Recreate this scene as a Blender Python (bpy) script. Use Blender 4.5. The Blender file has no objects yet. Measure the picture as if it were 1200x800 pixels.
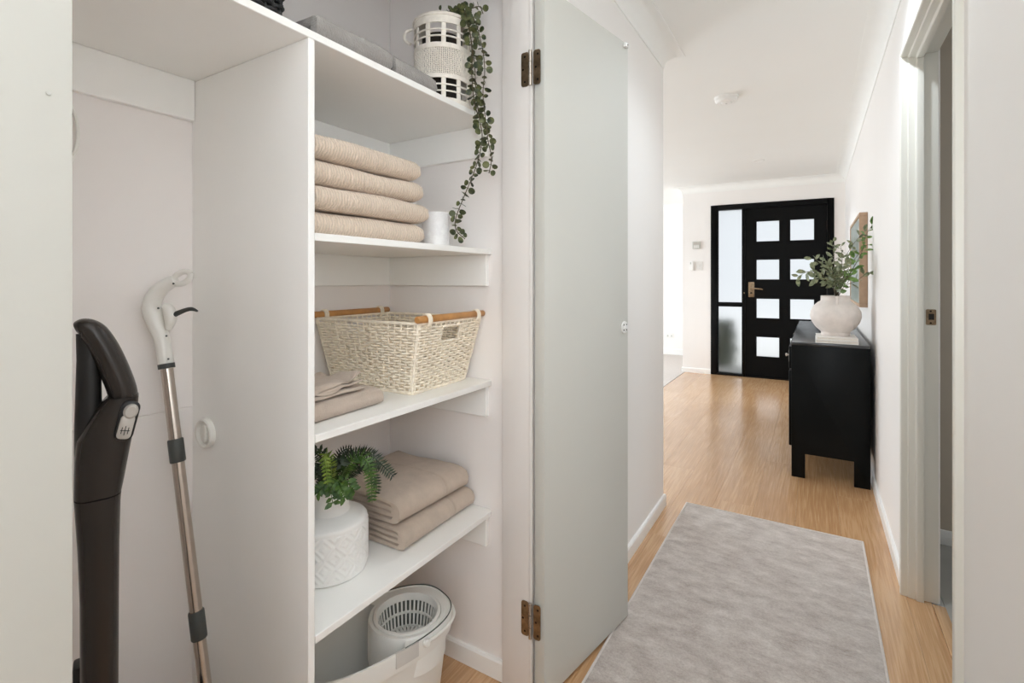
import bpy, bmesh, math, random
from mathutils import Vector, Matrix, noise
random.seed(7)
SC = bpy.context.scene
COL = SC.collection
PI = math.pi

# ------------------------------------------------------------------ camera, world, lights, exposure
F, HY, PXC, EYE = 585.0, 328.0, 600.0, 1.2
TH = math.atan(355.0 / F)
CT, ST = math.cos(TH), math.sin(TH)
cam = bpy.data.cameras.new('camera')
cam.sensor_width = 36.0
cam.lens = F / 1200 * 36
cam.shift_y = -(400 - HY) / 1200
cam.clip_start = 0.02
cam_o = bpy.data.objects.new('camera', cam)
COL.objects.link(cam_o)
cam_o.location = (0, 0, EYE)
cam_o.rotation_euler = (PI / 2, 0, TH)
SC.camera = cam_o

world = bpy.data.worlds.new('sky')
SC.world = world
world.use_nodes = True
wn = world.node_tree.nodes
wn['Background'].inputs[0].default_value = (0.92, 0.965, 1.0, 1)
wn['Background'].inputs[1].default_value = .80


def area(name, loc, target, sx, sy, power, color=(1, 1, 1)):
    l = bpy.data.lights.new(name, 'AREA')
    l.shape = 'RECTANGLE'
    l.size, l.size_y = sx, sy
    l.energy = power
    l.color = color
    o = bpy.data.objects.new(name, l)
    COL.objects.link(o)
    o.location = loc
    o.rotation_euler = (Vector(target) - Vector(loc)).to_track_quat('-Z', 'Z').to_euler()
    return o


# daylight from sun and living room window, plus added fill from other rooms
DAY = (0.905, 1.0, 1.085)
sun = bpy.data.lights.new('sun', 'SUN')
sun.energy, sun.angle = 1.5, .05
sun_o = bpy.data.objects.new('sun', sun)
COL.objects.link(sun_o)
sun_o.rotation_euler = Vector((0, -.5, -.85)).to_track_quat('-Z', 'Z').to_euler()
area('window_light_living', (-5.05, 5.2, 1.35), (0, 5.2, 1.25), 3.6, 2.0, 150, DAY)
area('side_room_fill', (3.35, -1.9, 1.35), (-1.0, -1.2, 1.15), 2.2, 2.1, 40, DAY)  # unseen window light, added to fill the closet from the front
area('rear_fill', (1.2, -3.35, 1.35), (0.2, 2.0, 1.2), 2.6, 2.0, 30, DAY)  # unseen window light behind the camera, added as fill down the hall
area('bathroom_fill', (2.2, 2.2, 1.5), (0.3, 2.2, 1.2), 0.8, 0.8, 7, DAY)  # dim fill lamp added inside the bathroom, no window built there
# added fill lamps by the camera, aimed at the ceiling and along the hall
area('ceiling_fill', (0.05, -0.10, 1.85), (0.05, -0.10, 2.4), 0.5, 0.5, 9, DAY)
area('camera_fill', (0.06, -0.02, 1.42), (0.75, 2.0, 1.35), 0.3, 0.4, 6.0, DAY)

SC.view_settings.view_transform = 'Standard'
SC.view_settings.look = 'None'
SC.view_settings.gamma = 1
SC.view_settings.use_curve_mapping = False
SC.view_settings.exposure = 0.24
SC.cycles.max_bounces = 12
SC.cycles.diffuse_bounces = 10
SC.cycles.glossy_bounces = 4
SC.cycles.transmission_bounces = 8
SC.cycles.caustics_refractive = False
SC.cycles.caustics_reflective = False


def at(px, py, d):
    """world point lying at camera depth d on the sight line of a picture position"""
    xc = (px - PXC) / F * d
    return Vector((xc * CT - d * ST, xc * ST + d * CT, EYE - (py - HY) * d / F))


# ------------------------------------------------------------------ materials
def lin(r, g, b):
    f = lambda c: (c / 255 / 12.92) if c / 255 <= 0.04045 else ((c / 255 + 0.055) / 1.055) ** 2.4
    return (f(r), f(g), f(b), 1)


class NT:
    def __init__(s, name):
        s.m = bpy.data.materials.new(name)
        s.m.use_nodes = True
        s.n, s.l = s.m.node_tree.nodes, s.m.node_tree.links
        s.b = s.n['Principled BSDF']

    def node(s, t, **kw):
        n = s.n.new(t)
        for k, v in kw.items():
            if k in n.inputs:
                n.inputs[k].default_value = v
            else:
                setattr(n, k, v)
        return n

    def link(s, a, b):
        s.l.new(a, b)

    def coords(s, scale=(1, 1, 1), rnd=False):
        tc = s.node('ShaderNodeTexCoord')
        mp = s.node('ShaderNodeMapping')
        mp.inputs['Scale'].default_value = scale
        s.link(tc.outputs['Object'], mp.inputs['Vector'])
        if rnd:
            oi = s.node('ShaderNodeObjectInfo')
            mu = s.node('ShaderNodeMath', operation='MULTIPLY')
            mu.inputs[1].default_value = 37.0
            s.link(oi.outputs['Random'], mu.inputs[0])
            s.link(mu.outputs[0], mp.inputs['Location'])
        return mp.outputs['Vector']

    def noise(s, vec, scale, detail=3, rough=.5):
        n = s.node('ShaderNodeTexNoise')
        n.inputs['Scale'].default_value = scale
        n.inputs['Detail'].default_value = detail
        n.inputs['Roughness'].default_value = rough
        s.link(vec, n.inputs['Vector'])
        return n.outputs['Fac']

    def ramp(s, fac, stops):
        r = s.node('ShaderNodeValToRGB')
        e = r.color_ramp.elements
        while len(e) < len(stops):
            e.new(0.5)
        for el, (p, c) in zip(e, stops):
            el.position, el.color = p, c
        s.link(fac, r.inputs['Fac'])
        return r.outputs['Color']

    def bump(s, h, strength, dist):
        b = s.node('ShaderNodeBump')
        b.inputs['Strength'].default_value = strength
        b.inputs['Distance'].default_value = dist
        s.link(h, b.inputs['Height'])
        s.link(b.outputs['Normal'], s.b.inputs['Normal'])
        return b


def simple(name, rgb, rough=.5, metal=0, spec=.5, var=0.03, scale=12, bump=0, bscale=200, bdist=.001, sheen=0):
    t = NT(name)
    c = lin(*rgb)
    v = t.coords()
    f = t.noise(v, scale)
    lo = tuple(x * (1 - var) for x in c[:3]) + (1,)
    hi = tuple(min(1, x * (1 + var)) for x in c[:3]) + (1,)
    t.link(t.ramp(f, [(.3, lo), (.7, hi)]), t.b.inputs['Base Color'])
    t.b.inputs['Roughness'].default_value = rough
    t.b.inputs['Metallic'].default_value = metal
    t.b.inputs['Specular IOR Level'].default_value = spec
    if sheen:
        t.b.inputs['Sheen Weight'].default_value = sheen
        t.b.inputs['Sheen Roughness'].default_value = .6
    if bump:
        t.bump(t.noise(v, bscale, 2), bump, bdist)
    return t.m


M = {}
M['wall'] = simple('wall_paint', (239, 236, 233), .55, var=.012, scale=1.6, bump=.12, bscale=180, bdist=.0006)
M['closet_wall'] = simple('closet_paint', (237, 232, 229), .6, var=.015, scale=2.2, bump=.1, bscale=160, bdist=.0006)
M['ceiling'] = simple('ceiling_paint', (240, 240, 237), .7, var=.01, scale=1.5)
M['cornice'] = simple('cornice_plaster', (240, 240, 237), .6, var=.01)
M['white_gloss'] = simple('white_enamel', (241, 241, 239), .35, var=.01, scale=3)
M['shelf'] = simple('shelf_white', (243, 242, 239), .42, var=.012, scale=4, bump=.05, bscale=300, bdist=.0004)
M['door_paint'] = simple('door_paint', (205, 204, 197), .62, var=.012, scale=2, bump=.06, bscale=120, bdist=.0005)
M['jamb_paint'] = simple('jamb_paint', (226, 221, 217), .4, var=.012, scale=3)
M['frame_paint'] = simple('frame_paint', (224, 222, 213), .35, var=.015, scale=3)
M['black_door'] = simple('black_door_paint', (6, 6, 6), .5, spec=.12, var=.1, scale=6)
M['black_lacquer'] = simple('black_lacquer', (7, 9, 9), .36, spec=.14, var=.25, scale=9)
M['black_gloss'] = simple('black_gloss_top', (14, 16, 18), .25, spec=1.0, var=.1)
M['bronze'] = simple('bronze', (150, 130, 106), .34, 1, var=.3, scale=60)
M['dark_bronze'] = simple('dark_bronze', (40, 32, 26), .5, .5, var=.2)
M['chrome'] = simple('brushed_steel', (196, 186, 176), .22, 1, var=.04, scale=40)
M['vac'] = simple('vacuum_plastic', (46, 41, 37), .27, .25, var=.08, scale=8)
M['vac_dark'] = simple('vacuum_black', (20, 19, 18), .4, var=.1)
M['silver'] = simple('silver_plastic', (186, 181, 174), .35, .3, var=.05)
M['mop_white'] = simple('mop_white_plastic', (228, 226, 220), .32, var=.01)
M['mop_grey'] = simple('mop_grey_rubber', (62, 65, 63), .5, var=.05)
M['bucket'] = simple('bucket_plastic', (233, 233, 229), .36, var=.01)
M['bucket_grey'] = simple('bucket_grey_clip', (206, 204, 200), .4, var=.01)
M['well_shade'] = simple('wringer_well_shade', (128, 134, 128), .5, var=.02)  # grey stands in for the shade inside the wringer well
M['dark_gap'] = simple('dark_seam', (56, 66, 60), .6)
M['shadow_hole'] = simple('dark_hole', (40, 36, 32), .8)
M['ceramic'] = simple('white_ceramic', (236, 235, 232), .55, var=.01, scale=20)
M['stoneware'] = simple('stoneware', (222, 214, 208), .75, var=.05, scale=30, bump=.35, bscale=160, bdist=.0015)
M['paper'] = simple('book_paper', (226, 220, 210), .7, var=.05, scale=60)
M['book_white'] = simple('book_cover_white', (232, 229, 224), .45, var=.02)
M['rattan'] = simple('rattan_white', (232, 225, 214), .6, var=.06, scale=90)
M['wicker'] = simple('wicker_cream', (244, 234, 216), .6, var=.1, scale=70)
M['black_wicker'] = simple('black_wicker', (26, 26, 26), .6, var=.2, scale=90)
M['handle_wood'] = simple('handle_wood', (186, 134, 78), .45, var=.18, scale=25)
M['frame_wood'] = simple('frame_wood', (178, 150, 124), .55, var=.1, scale=18)
M['print'] = simple('grey_green_panel', (176, 186, 178), .2, var=.12, scale=7)  # even grey-green filling of the wall frame
M['switch_white'] = simple('switch_plastic', (236, 235, 232), .4, var=.01)
M['switch_grey'] = simple('keypad_plastic', (196, 196, 190), .4, var=.02)
M['grey_tile'] = simple('grey_tile', (158, 156, 150), .35, var=.08, scale=6)
M['carpet'] = simple('carpet', (206, 198, 192), .95, var=.06, scale=60, bump=.5, bscale=500, bdist=.003)
M['bath_wall'] = simple('bathroom_paint', (186, 174, 158), .6, var=.015)
M['soil'] = simple('soil', (40, 34, 26), .9, var=.3, scale=80)
M['stem'] = simple('plant_stem', (78, 66, 44), .6, var=.15, scale=60)
M['concrete'] = simple('path_concrete', (222, 222, 220), .85, var=.05, scale=5)
M['garden_wall'] = simple('garden_wall_render', (214, 214, 212), .85, var=.04, scale=4)


def leafmat(name, a, b, rough=.5):
    t = NT(name)
    f = t.noise(t.coords(), 55, 2)
    t.link(t.ramp(f, [(.35, lin(*a)), (.65, lin(*b))]), t.b.inputs['Base Color'])
    t.b.inputs['Roughness'].default_value = rough
    return t.m


M['vine_leaf'] = leafmat('vine_leaf', (34, 46, 24), (104, 108, 66))
M['fern_dark'] = leafmat('fern_dark', (12, 26, 10), (30, 52, 18))
M['fern_light'] = leafmat('fern_light', (84, 112, 30), (126, 148, 52))
M['fern_mid'] = leafmat('fern_mid', (36, 66, 18), (74, 106, 34))
M['branch_leaf'] = leafmat('branch_leaf', (84, 98, 66), (146, 150, 116))
M['branch_leaf_green'] = leafmat('branch_leaf_green', (74, 112, 46), (118, 150, 76))
M['shrub'] = leafmat('shrub_leaf', (88, 106, 78), (140, 152, 118))


def towelmat(name, rgb, bscale=420, strength=.7):
    t = NT(name)
    c = lin(*rgb)
    v = t.coords(rnd=True)
    f = t.noise(v, 26, 3, .6)
    t.link(t.ramp(f, [(.25, tuple(x * .9 for x in c[:3]) + (1,)), (.75, tuple(min(1, x * 1.07) for x in c[:3]) + (1,))]), t.b.inputs['Base Color'])
    t.b.inputs['Roughness'].default_value = .95
    t.b.inputs['Specular IOR Level'].default_value = .1
    t.b.inputs['Sheen Weight'].default_value = .25
    h1 = t.noise(v, bscale, 2, .6)
    h2 = t.noise(v, 60, 2, .5)
    mx = t.node('ShaderNodeMath', operation='MULTIPLY_ADD')
    mx.inputs[1].default_value = .6
    t.link(h2, mx.inputs[0])
    t.link(h1, mx.inputs[2])
    t.bump(mx.outputs[0], strength, .004)
    return t.m


def ribbed_towel(name, rgb):
    t = NT(name)
    c = lin(*rgb)
    v = t.coords(rnd=True)
    w = t.node('ShaderNodeTexWave', wave_type='BANDS', bands_direction='Y')
    w.inputs['Scale'].default_value = 42
    w.inputs['Distortion'].default_value = 5
    w.inputs['Detail'].default_value = 2
    w.inputs['Detail Scale'].default_value = 2.0
    t.link(v, w.inputs['Vector'])
    t.link(t.ramp(w.outputs['Fac'], [(.0, tuple(x * .88 for x in c[:3]) + (1,)), (.8, tuple(min(1, x * 1.06) for x in c[:3]) + (1,))]), t.b.inputs['Base Color'])
    t.b.inputs['Roughness'].default_value = .95
    t.b.inputs['Specular IOR Level'].default_value = .1
    t.b.inputs['Sheen Weight'].default_value = .25
    mx = t.node('ShaderNodeMath', operation='MULTIPLY_ADD')
    mx.inputs[1].default_value = .8
    t.link(t.noise(v, 380, 2), mx.inputs[0])
    t.link(w.outputs['Fac'], mx.inputs[2])
    t.bump(mx.outputs[0], .55, .003)
    return t.m


M['towel_rib'] = ribbed_towel('towel_ribbed_sand', (216, 198, 180))
M['towel_sand'] = towelmat('towel_sand', (200, 183, 167))
M['towel_taupe'] = towelmat('towel_taupe', (196, 179, 164))
M['towel_grey'] = towelmat('towel_grey', (160, 155, 150), 300, 1.0)
M['towel_beige'] = towelmat('towel_beige', (202, 186, 168))
M['sheet_white'] = towelmat('sheet_white', (236, 234, 232), 200, .2)


def make_marble():
    t = NT('marble')
    v = t.coords()
    n = t.noise(v, 22, 6, .65)
    t.link(t.ramp(n, [(.35, lin(236, 234, 234)), (.5, lin(226, 224, 224)), (.6, lin(238, 237, 236))]), t.b.inputs['Base Color'])
    t.b.inputs['Roughness'].default_value = .4
    return t.m


M['marble'] = make_marble()


def make_oak():
    t = NT('oak_plank')
    v = t.coords((1, 1, 1), rnd=True)
    mp = t.node('ShaderNodeMapping')
    mp.inputs['Scale'].default_value = (9, .55, 1)
    t.link(v, mp.inputs['Vector'])
    # growth ring figure: distorted bands stretched along the plank
    n0 = t.node('ShaderNodeTexNoise')
    n0.inputs['Scale'].default_value = 1.3
    n0.inputs['Detail'].default_value = 1.5
    t.link(mp.outputs['Vector'], n0.inputs['Vector'])
    mul = t.node('ShaderNodeMath', operation='MULTIPLY')
    mul.inputs[1].default_value = 11.0
    t.link(n0.outputs['Fac'], mul.inputs[0])
    sn = t.node('ShaderNodeMath', operation='SINE')
    mul2 = t.node('ShaderNodeMath', operation='MULTIPLY')
    mul2.inputs[1].default_value = 6.283
    t.link(mul.outputs[0], mul2.inputs[0])
    t.link(mul2.outputs[0], sn.inputs[0])
    mp2 = t.node('ShaderNodeMapping')
    mp2.inputs['Scale'].default_value = (170, 5, 1)
    t.link(v, mp2.inputs['Vector'])
    fine = t.noise(mp2.outputs['Vector'], 1, 3, .6)
    big = t.noise(v, 2.0, 2)
    mx = t.node('ShaderNodeMath', operation='MULTIPLY_ADD')
    mx.inputs[1].default_value = .07
    t.link(sn.outputs[0], mx.inputs[0])
    t.link(fine, mx.inputs[2])
    mx2 = t.node('ShaderNodeMath', operation='MULTIPLY_ADD')
    mx2.inputs[1].default_value = .5
    t.link(big, mx2.inputs[0])
    t.link(mx.outputs[0], mx2.inputs[2])
    oi = t.node('ShaderNodeObjectInfo')
    mx3 = t.node('ShaderNodeMath', operation='MULTIPLY_ADD')
    mx3.inputs[1].default_value = .16
    t.link(oi.outputs['Random'], mx3.inputs[0])
    t.link(mx2.outputs[0], mx3.inputs[2])
    t.link(t.ramp(mx3.outputs[0], [(.30, lin(166, 124, 85)), (.8, lin(190, 148, 106)), (1.25, lin(204, 165, 124))]), t.b.inputs['Base Color'])
    t.b.inputs['Roughness'].default_value = .24
    t.b.inputs['Specular IOR Level'].default_value = .8
    hb = t.node('ShaderNodeMath', operation='MULTIPLY_ADD')
    hb.inputs[1].default_value = .35
    t.link(sn.outputs[0], hb.inputs[0])
    t.link(fine, hb.inputs[2])
    t.b.inputs['Coat Weight'].default_value = .4
    t.b.inputs['Coat Roughness'].default_value = .16
    t.bump(hb.outputs[0], .32, .0016)
    return t.m


M['oak'] = make_oak()


def make_rug():
    t = NT('rug_pile')
    v = t.coords()
    mp = t.node('ShaderNodeMapping')
    mp.inputs['Scale'].default_value = (.75, 1.3, 1)
    mp.inputs['Rotation'].default_value = (0, 0, .25)
    t.link(v, mp.inputs['Vector'])
    n1 = t.noise(mp.outputs['Vector'], 13, 8, .74)
    n2 = t.noise(v, 130, 3, .6)
    mx = t.node('ShaderNodeMath', operation='MULTIPLY_ADD')
    mx.inputs[1].default_value = .3
    t.link(n2, mx.inputs[0])
    t.link(n1, mx.inputs[2])
    t.link(t.ramp(mx.outputs[0], [(.46, lin(156, 143, 134)), (.64, lin(184, 173, 165)), (.82, lin(208, 199, 192))]), t.b.inputs['Base Color'])
    t.b.inputs['Roughness'].default_value = .85
    t.b.inputs['Specular IOR Level'].default_value = .2
    t.b.inputs['Sheen Weight'].default_value = .4
    t.bump(mx.outputs[0], .8, .012)
    return t.m


M['rug'] = make_rug()
M['rug_edge'] = simple('rug_binding', (206, 198, 192), .8, var=.05, scale=80)


def make_frost():
    t = NT('frosted_glass')
    t.b.inputs['Base Color'].default_value = (.97, .985, 1, 1)
    t.b.inputs['Transmission Weight'].default_value = 1
    t.b.inputs['Roughness'].default_value = .32
    t.b.inputs['IOR'].default_value = 1.3
    v = t.coords()
    t.bump(t.noise(v, 60, 3), .1, .002)
    return t.m


M['frost'] = make_frost()


# ------------------------------------------------------------------ mesh helpers
class MB:
    def __init__(s):
        s.v, s.f = [], []

    def add(s, vs, fs):
        b = len(s.v)
        s.v += [tuple(p) for p in vs]
        s.f += [tuple(i + b for i in f) for f in fs]
        return s

    def box(s, x0, x1, y0, y1, z0, z1):
        return s.add([(x0, y0, z0), (x1, y0, z0), (x1, y1, z0), (x0, y1, z0), (x0, y0, z1), (x1, y0, z1), (x1, y1, z1), (x0, y1, z1)],
                     [(0, 3, 2, 1), (4, 5, 6, 7), (0, 1, 5, 4), (1, 2, 6, 5), (2, 3, 7, 6), (3, 0, 4, 7)])

    def prism(s, poly, z0, z1, axis='z'):
        n = len(poly)
        def P(a, b, c):
            return {'z': (a, b, c), 'x': (c, a, b), 'y': (a, c, b)}[axis]
        vs = [P(a, b, z0) for a, b in poly] + [P(a, b, z1) for a, b in poly]
        fs = [tuple(range(n))[::-1], tuple(range(n, 2 * n))] + [(i, (i + 1) % n, n + (i + 1) % n, n + i) for i in range(n)]
        return s.add(vs, fs)

    def loft(s, rings, cap=True, closed=True):
        n = len(rings[0])
        vs = [p for r in rings for p in r]
        fs = []
        for k in range(len(rings) - 1):
            for i in range(n if closed else n - 1):
                j = (i + 1) % n
                fs.append((k * n + i, k * n + j, (k + 1) * n + j, (k + 1) * n + i))
        if cap:
            fs.append(tuple(range(n))[::-1])
            fs.append(tuple(range((len(rings) - 1) * n, len(rings) * n)))
        return s.add(vs, fs)

    def lathe(s, prof, n=48, c=(0, 0, 0), cap=False, rx=1, ry=1):
        rings = [[(c[0] + r * rx * math.cos(2 * PI * i / n), c[1] + r * ry * math.sin(2 * PI * i / n), c[2] + z) for i in range(n)] for r, z in prof]
        return s.loft(rings, cap)

    def tube(s, pts, r, n=8, cap=True, up=None, flat=1.0):
        pts = [Vector(p) for p in pts]
        m = len(pts)
        rr = r if isinstance(r, (list, tuple)) else [r] * m
        t0 = (pts[1] - pts[0]).normalized()
        ref = Vector(up) if up else (Vector((0, 0, 1)) if abs(t0.z) < .9 else Vector((1, 0, 0)))
        a = t0.cross(ref).normalized()
        rings = []
        for i, p in enumerate(pts):
            t = (pts[min(i + 1, m - 1)] - pts[max(i - 1, 0)]).normalized()
            a = (a - t * a.dot(t)).normalized()
            b = t.cross(a)
            rings.append([p + (a * math.cos(2 * PI * k / n) + b * math.sin(2 * PI * k / n) * flat) * rr[i] for k in range(n)])
        return s.loft(rings, cap)

    def sweep(s, path, prof, side=1):
        """profile (offset, z) swept along a polyline in plan with mitred corners; offset goes to the right of travel for side=1"""
        path = [Vector((p[0], p[1])) for p in path]
        rings = []
        for i, p in enumerate(path):
            d0 = (p - path[i - 1]).normalized() if i > 0 else (path[1] - p).normalized()
            d1 = (path[i + 1] - p).normalized() if i < len(path) - 1 else d0
            n0 = Vector((d0.y, -d0.x)) * side
            n1 = Vector((d1.y, -d1.x)) * side
            mtr = (n0 + n1).normalized()
            k = 1 / max(.3, mtr.dot(n0))
            rings.append([(p.x + mtr.x * o * k, p.y + mtr.y * o * k, z) for o, z in prof])
        return s.loft(rings)

    def build(s, name, mat, parent=None, bevel=0, seg=2, smooth=True, angle=35, loc=None, rot=None, kind=None):
        me = bpy.data.meshes.new(name)
        me.from_pydata(s.v, [], s.f)
        bm = bmesh.new()
        bm.from_mesh(me)
        bmesh.ops.remove_doubles(bm, verts=bm.verts, dist=1e-6)
        bmesh.ops.recalc_face_normals(bm, faces=bm.faces)
        if bevel:
            es = [e for e in bm.edges if len(e.link_faces) == 2 and e.calc_face_angle(0) > .5]
            bmesh.ops.bevel(bm, geom=es, offset=bevel, segments=seg, affect='EDGES', profile=.5, clamp_overlap=True)
        bm.to_mesh(me)
        bm.free()
        if smooth:
            me.shade_smooth()
            me.set_sharp_from_angle(angle=math.radians(angle))
        me.materials.append(M[mat] if isinstance(mat, str) else mat)
        o = bpy.data.objects.new(name, me)
        COL.objects.link(o)
        if parent:
            o.parent = parent
        if loc:
            o.location = loc
        if rot:
            o.rotation_euler = rot
        if kind:
            o['kind'] = kind
        return o


def tag(o, label, cat, group=None):
    o['label'] = label
    o['category'] = cat
    if group:
        o['group'] = group
    return o


def thing(name, label, cat, loc=(0, 0, 0), rz=0, group=None):
    o = bpy.data.objects.new(name, None)
    COL.objects.link(o)
    o.empty_display_size = .05
    o.location = loc
    o.rotation_euler = (0, 0, rz)
    return tag(o, label, cat, group)


def struct(o, label=None, cat=None):
    o['kind'] = 'structure'
    if label:
        o['label'] = label
    if cat:
        o['category'] = cat
    return o


def sbox(name, mat, dims, bevel=0, label=None, cat=None):
    return struct(MB().box(*dims).build(name, mat, bevel=bevel), label, cat)


def sempty(name, label, cat, loc=(0, 0, 0), rz=0):
    o = thing(name, label, cat, loc, rz)
    o['kind'] = 'structure'
    return o


def smoothpts(pts, k=6):
    pts = [Vector(p) for p in pts]
    out = []
    for i in range(len(pts) - 1):
        p0, p1, p2, p3 = pts[max(i - 1, 0)], pts[i], pts[i + 1], pts[min(i + 2, len(pts) - 1)]
        for j in range(k):
            t = j / k
            out.append(.5 * ((2 * p1) + (p2 - p0) * t + (2 * p0 - 5 * p1 + 4 * p2 - p3) * t * t + (3 * p1 - p0 - 3 * p2 + p3) * t ** 3))
    out.append(pts[-1])
    return out


def interp(xs, k):
    """list resampled to the number of smoothpts"""
    out = []
    for i in range(len(xs) - 1):
        out += [xs[i] + (xs[i + 1] - xs[i]) * j / k for j in range(k)]
    return out + [xs[-1]]


# ------------------------------------------------------------------ the setting
XL, XR = -0.69, 0.296          # hallway wall faces
ZC = 2.405                     # ceiling
XB, XS = -1.268, -0.837        # closet back wall, shelf fronts
YCL, YCR = 0.2, 1.269          # closet side walls
YEND = 2.69                    # where the left wall stops
K = .0433                      # end wall is a touch out of square
def yend(x): return 6.775 + K * (x + 1.138)

# floor with single planks
fb = MB().box(-5.2, 3.4, -3.5, 9.0, -.12, -.006)
floor = struct(fb.build('floor', 'concrete', smooth=False), 'light oak plank floor of the hallway and closet', 'floor')
plank_meshes = {}
def plank(x0, x1, y0, y1):
    w, l = round(x1 - x0 - .0005, 4), round(y1 - y0 - .0005, 4)
    key = (w, l)
    if key not in plank_meshes:
        o = MB().box(-w / 2, w / 2, -l / 2, l / 2, -.006, 0).build('plank', 'oak', floor, bevel=.0004, seg=1)
        plank_meshes[key] = o.data
    else:
        o = bpy.data.objects.new('plank', plank_meshes[key])
        COL.objects.link(o)
        o.parent = floor
    o.location = ((x0 + x1) / 2, (y0 + y1) / 2, 0)
def plank_row(x0, x1, ya, yb, first):
    y, nxt = ya, ya + first
    while y < yb - .01:
        e = min(nxt, yb)
        plank(x0, x1, y, e)
        y, nxt = e, e + 1.84
PW = .19
xe = [XR - PW * i for i in range(0, 6)]
offs = [1.2, .45, 1.6, .8, .25, 1.35, .6, 1.75, .95, .4]
for i in range(5):
    plank_row(xe[i + 1], xe[i], -3.4, 6.9, offs[i])
plank(XR, XR + .075, 1.545, 2.405)
plank_row(XL - .05, xe[5], -3.4, 2.69, .9)
plank_row(xe[5] - PW, xe[5], 2.69, 6.9, .6)
for i in range(6, 9):
    plank_row(XR - PW * (i + 1), XR - PW * i, 2.69, 6.9, offs[i])
plank_row(-1.452, XR - PW * 9, 2.69, 6.9, .5)
for i in range(3):
    plank_row(XB + PW * i, min(XB + PW * (i + 1), XL - .05), YCL, YCR, [.5, .8, .3][i])
for i in range(16):
    if XR + PW * (i + 1) < 3.4:
        plank_row(XR + PW * i, XR + PW * (i + 1), -3.4, 0.45, offs[i % 10])
carpet = sbox('floor_living', 'carpet', (-5.2, -1.455, 2.69, 8.3, -.006, .004), label='pale carpet of the living room beyond the oak floor', cat='carpet')
bath_floor = sbox('floor_bathroom', 'grey_tile', (XR + .112, 3.3, .65, 2.95, -.006, .004), label='grey tile floor seen through the side doorway', cat='floor')
thr = sbox('trim_1', 'oak', (XR + .075, XR + .112, 1.56, 2.38, -.006, .006), bevel=.002, label='narrow oak threshold strip in the side doorway', cat='threshold')

# ceiling
cl = MB().box(-5.3, 3.5, -3.6, 9.0, ZC, ZC + .1)
struct(cl.build('ceiling', 'ceiling', smooth=False), 'flat white ceiling', 'ceiling')

# walls
w = MB()
w.box(XL - .1, XL, -3.5, YCL, 0, ZC)
w.box(XL - .1, XL, YCR, YEND, 0, ZC)
w.box(XL - .1, XL, YCL, YCR, 2.06, ZC)
w.box(-5.2, XL - .1, YEND - .09, YEND, 0, ZC)
struct(w.build('wall_left', 'wall', smooth=False), 'white left hallway wall around the open closet', 'wall')
w = MB()
w.box(XR, XR + .1, -1.2, 1.555, 0, ZC)
w.box(XR, XR + .1, 1.555, 2.40, 2.062, ZC)
w.box(XR, XR + .1, 2.40, 7.0, 0, ZC)
struct(w.build('wall_right', 'wall', smooth=False), 'white right hallway wall with side doorway', 'wall')
# closet shell
w = MB()
w.box(XB - .05, XB, YCL - .03, YCR + .03, 0, ZC)
w.build('tmp', 'closet_wall')
bpy.data.objects.remove(bpy.data.objects['tmp'])
wb = struct(MB().box(XB - .06, XB - .004, YCL - .03, YCR + .03, -.006, ZC).build('wall_closet_back', 'closet_wall', smooth=False), 'closet back wall', 'wall')
MB().box(XB - .004, XB, YCL, YCR, 0, .899).build('panel', 'closet_wall', wb, bevel=.0008, seg=1)
MB().box(XB - .004, XB, YCL, YCR, .9005, ZC).build('panel', 'closet_wall', wb, bevel=.0008, seg=1)
sbox('wall_closet_left', 'closet_wall', (XB, XL - .1, YCL - .05, YCL, -.006, ZC))['label'] = 'closet side wall hidden behind the open left door'
sbox('wall_closet_right', 'closet_wall', (XB, XL - .1, YCR, YCR + .05, -.006, ZC))['label'] = 'closet side wall that carries the shelf cleats'
# end wall in its own slightly turned frame
EW = sempty('wall_end', 'white end wall around the black front door', 'wall', (-1.138, 6.775, 0), math.atan(K))
ew = MB()
ew.box(-.345, 0, 0, .12, 0, ZC)
ew.box(1.329, 1.46, 0, .12, 0, ZC)
ew.box(0, 1.329, 0, .12, 2.146, ZC)
ew.build('wall_panel', 'wall', EW, smooth=False)
sbox('wall_entry_return', 'wall', (-1.484, -1.40, 6.87, 8.3, 0, ZC), label='return wall between entry and living room', cat='wall')
sbox('wall_living_far', 'wall', (-5.2, -1.40, 8.2, 8.3, 0, ZC), label='bright far wall of the living room', cat='wall')
w = MB()
w.box(-5.3, -5.2, 2.6, 3.3, 0, ZC)
w.box(-5.3, -5.2, 7.1, 8.3, 0, ZC)
w.box(-5.3, -5.2, 3.3, 7.1, 0, .3)
w.box(-5.3, -5.2, 3.3, 7.1, 2.3, ZC)
struct(w.build('wall_living_window', 'wall', smooth=False), 'living room wall with the wide window', 'wall')
# unseen room opposite the closet, added with its windows to admit fill light
w = MB()
w.box(XR + .1, 3.4, .45, .55, 0, ZC)
w.box(3.4, 3.5, -3.5, -3.05, 0, ZC)
w.box(3.4, 3.5, -.75, 3.0, 0, ZC)
w.box(3.4, 3.5, -3.05, -.75, 0, .25)
w.box(3.4, 3.5, -3.05, -.75, 2.35, ZC)
struct(w.build('wall_side_room', 'wall', smooth=False), 'unseen side room wall with a window opening added for fill light', 'wall')
w = MB()
w.box(-.79, -.15, -3.6, -3.5, 0, ZC)
w.box(2.6, 3.5, -3.6, -3.5, 0, ZC)
w.box(-.15, 2.6, -3.6, -3.5, 0, .3)
w.box(-.15, 2.6, -3.6, -3.5, 2.3, ZC)
struct(w.build('wall_rear', 'wall', smooth=False), 'unseen rear wall with a window opening added for fill light', 'wall')
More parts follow.
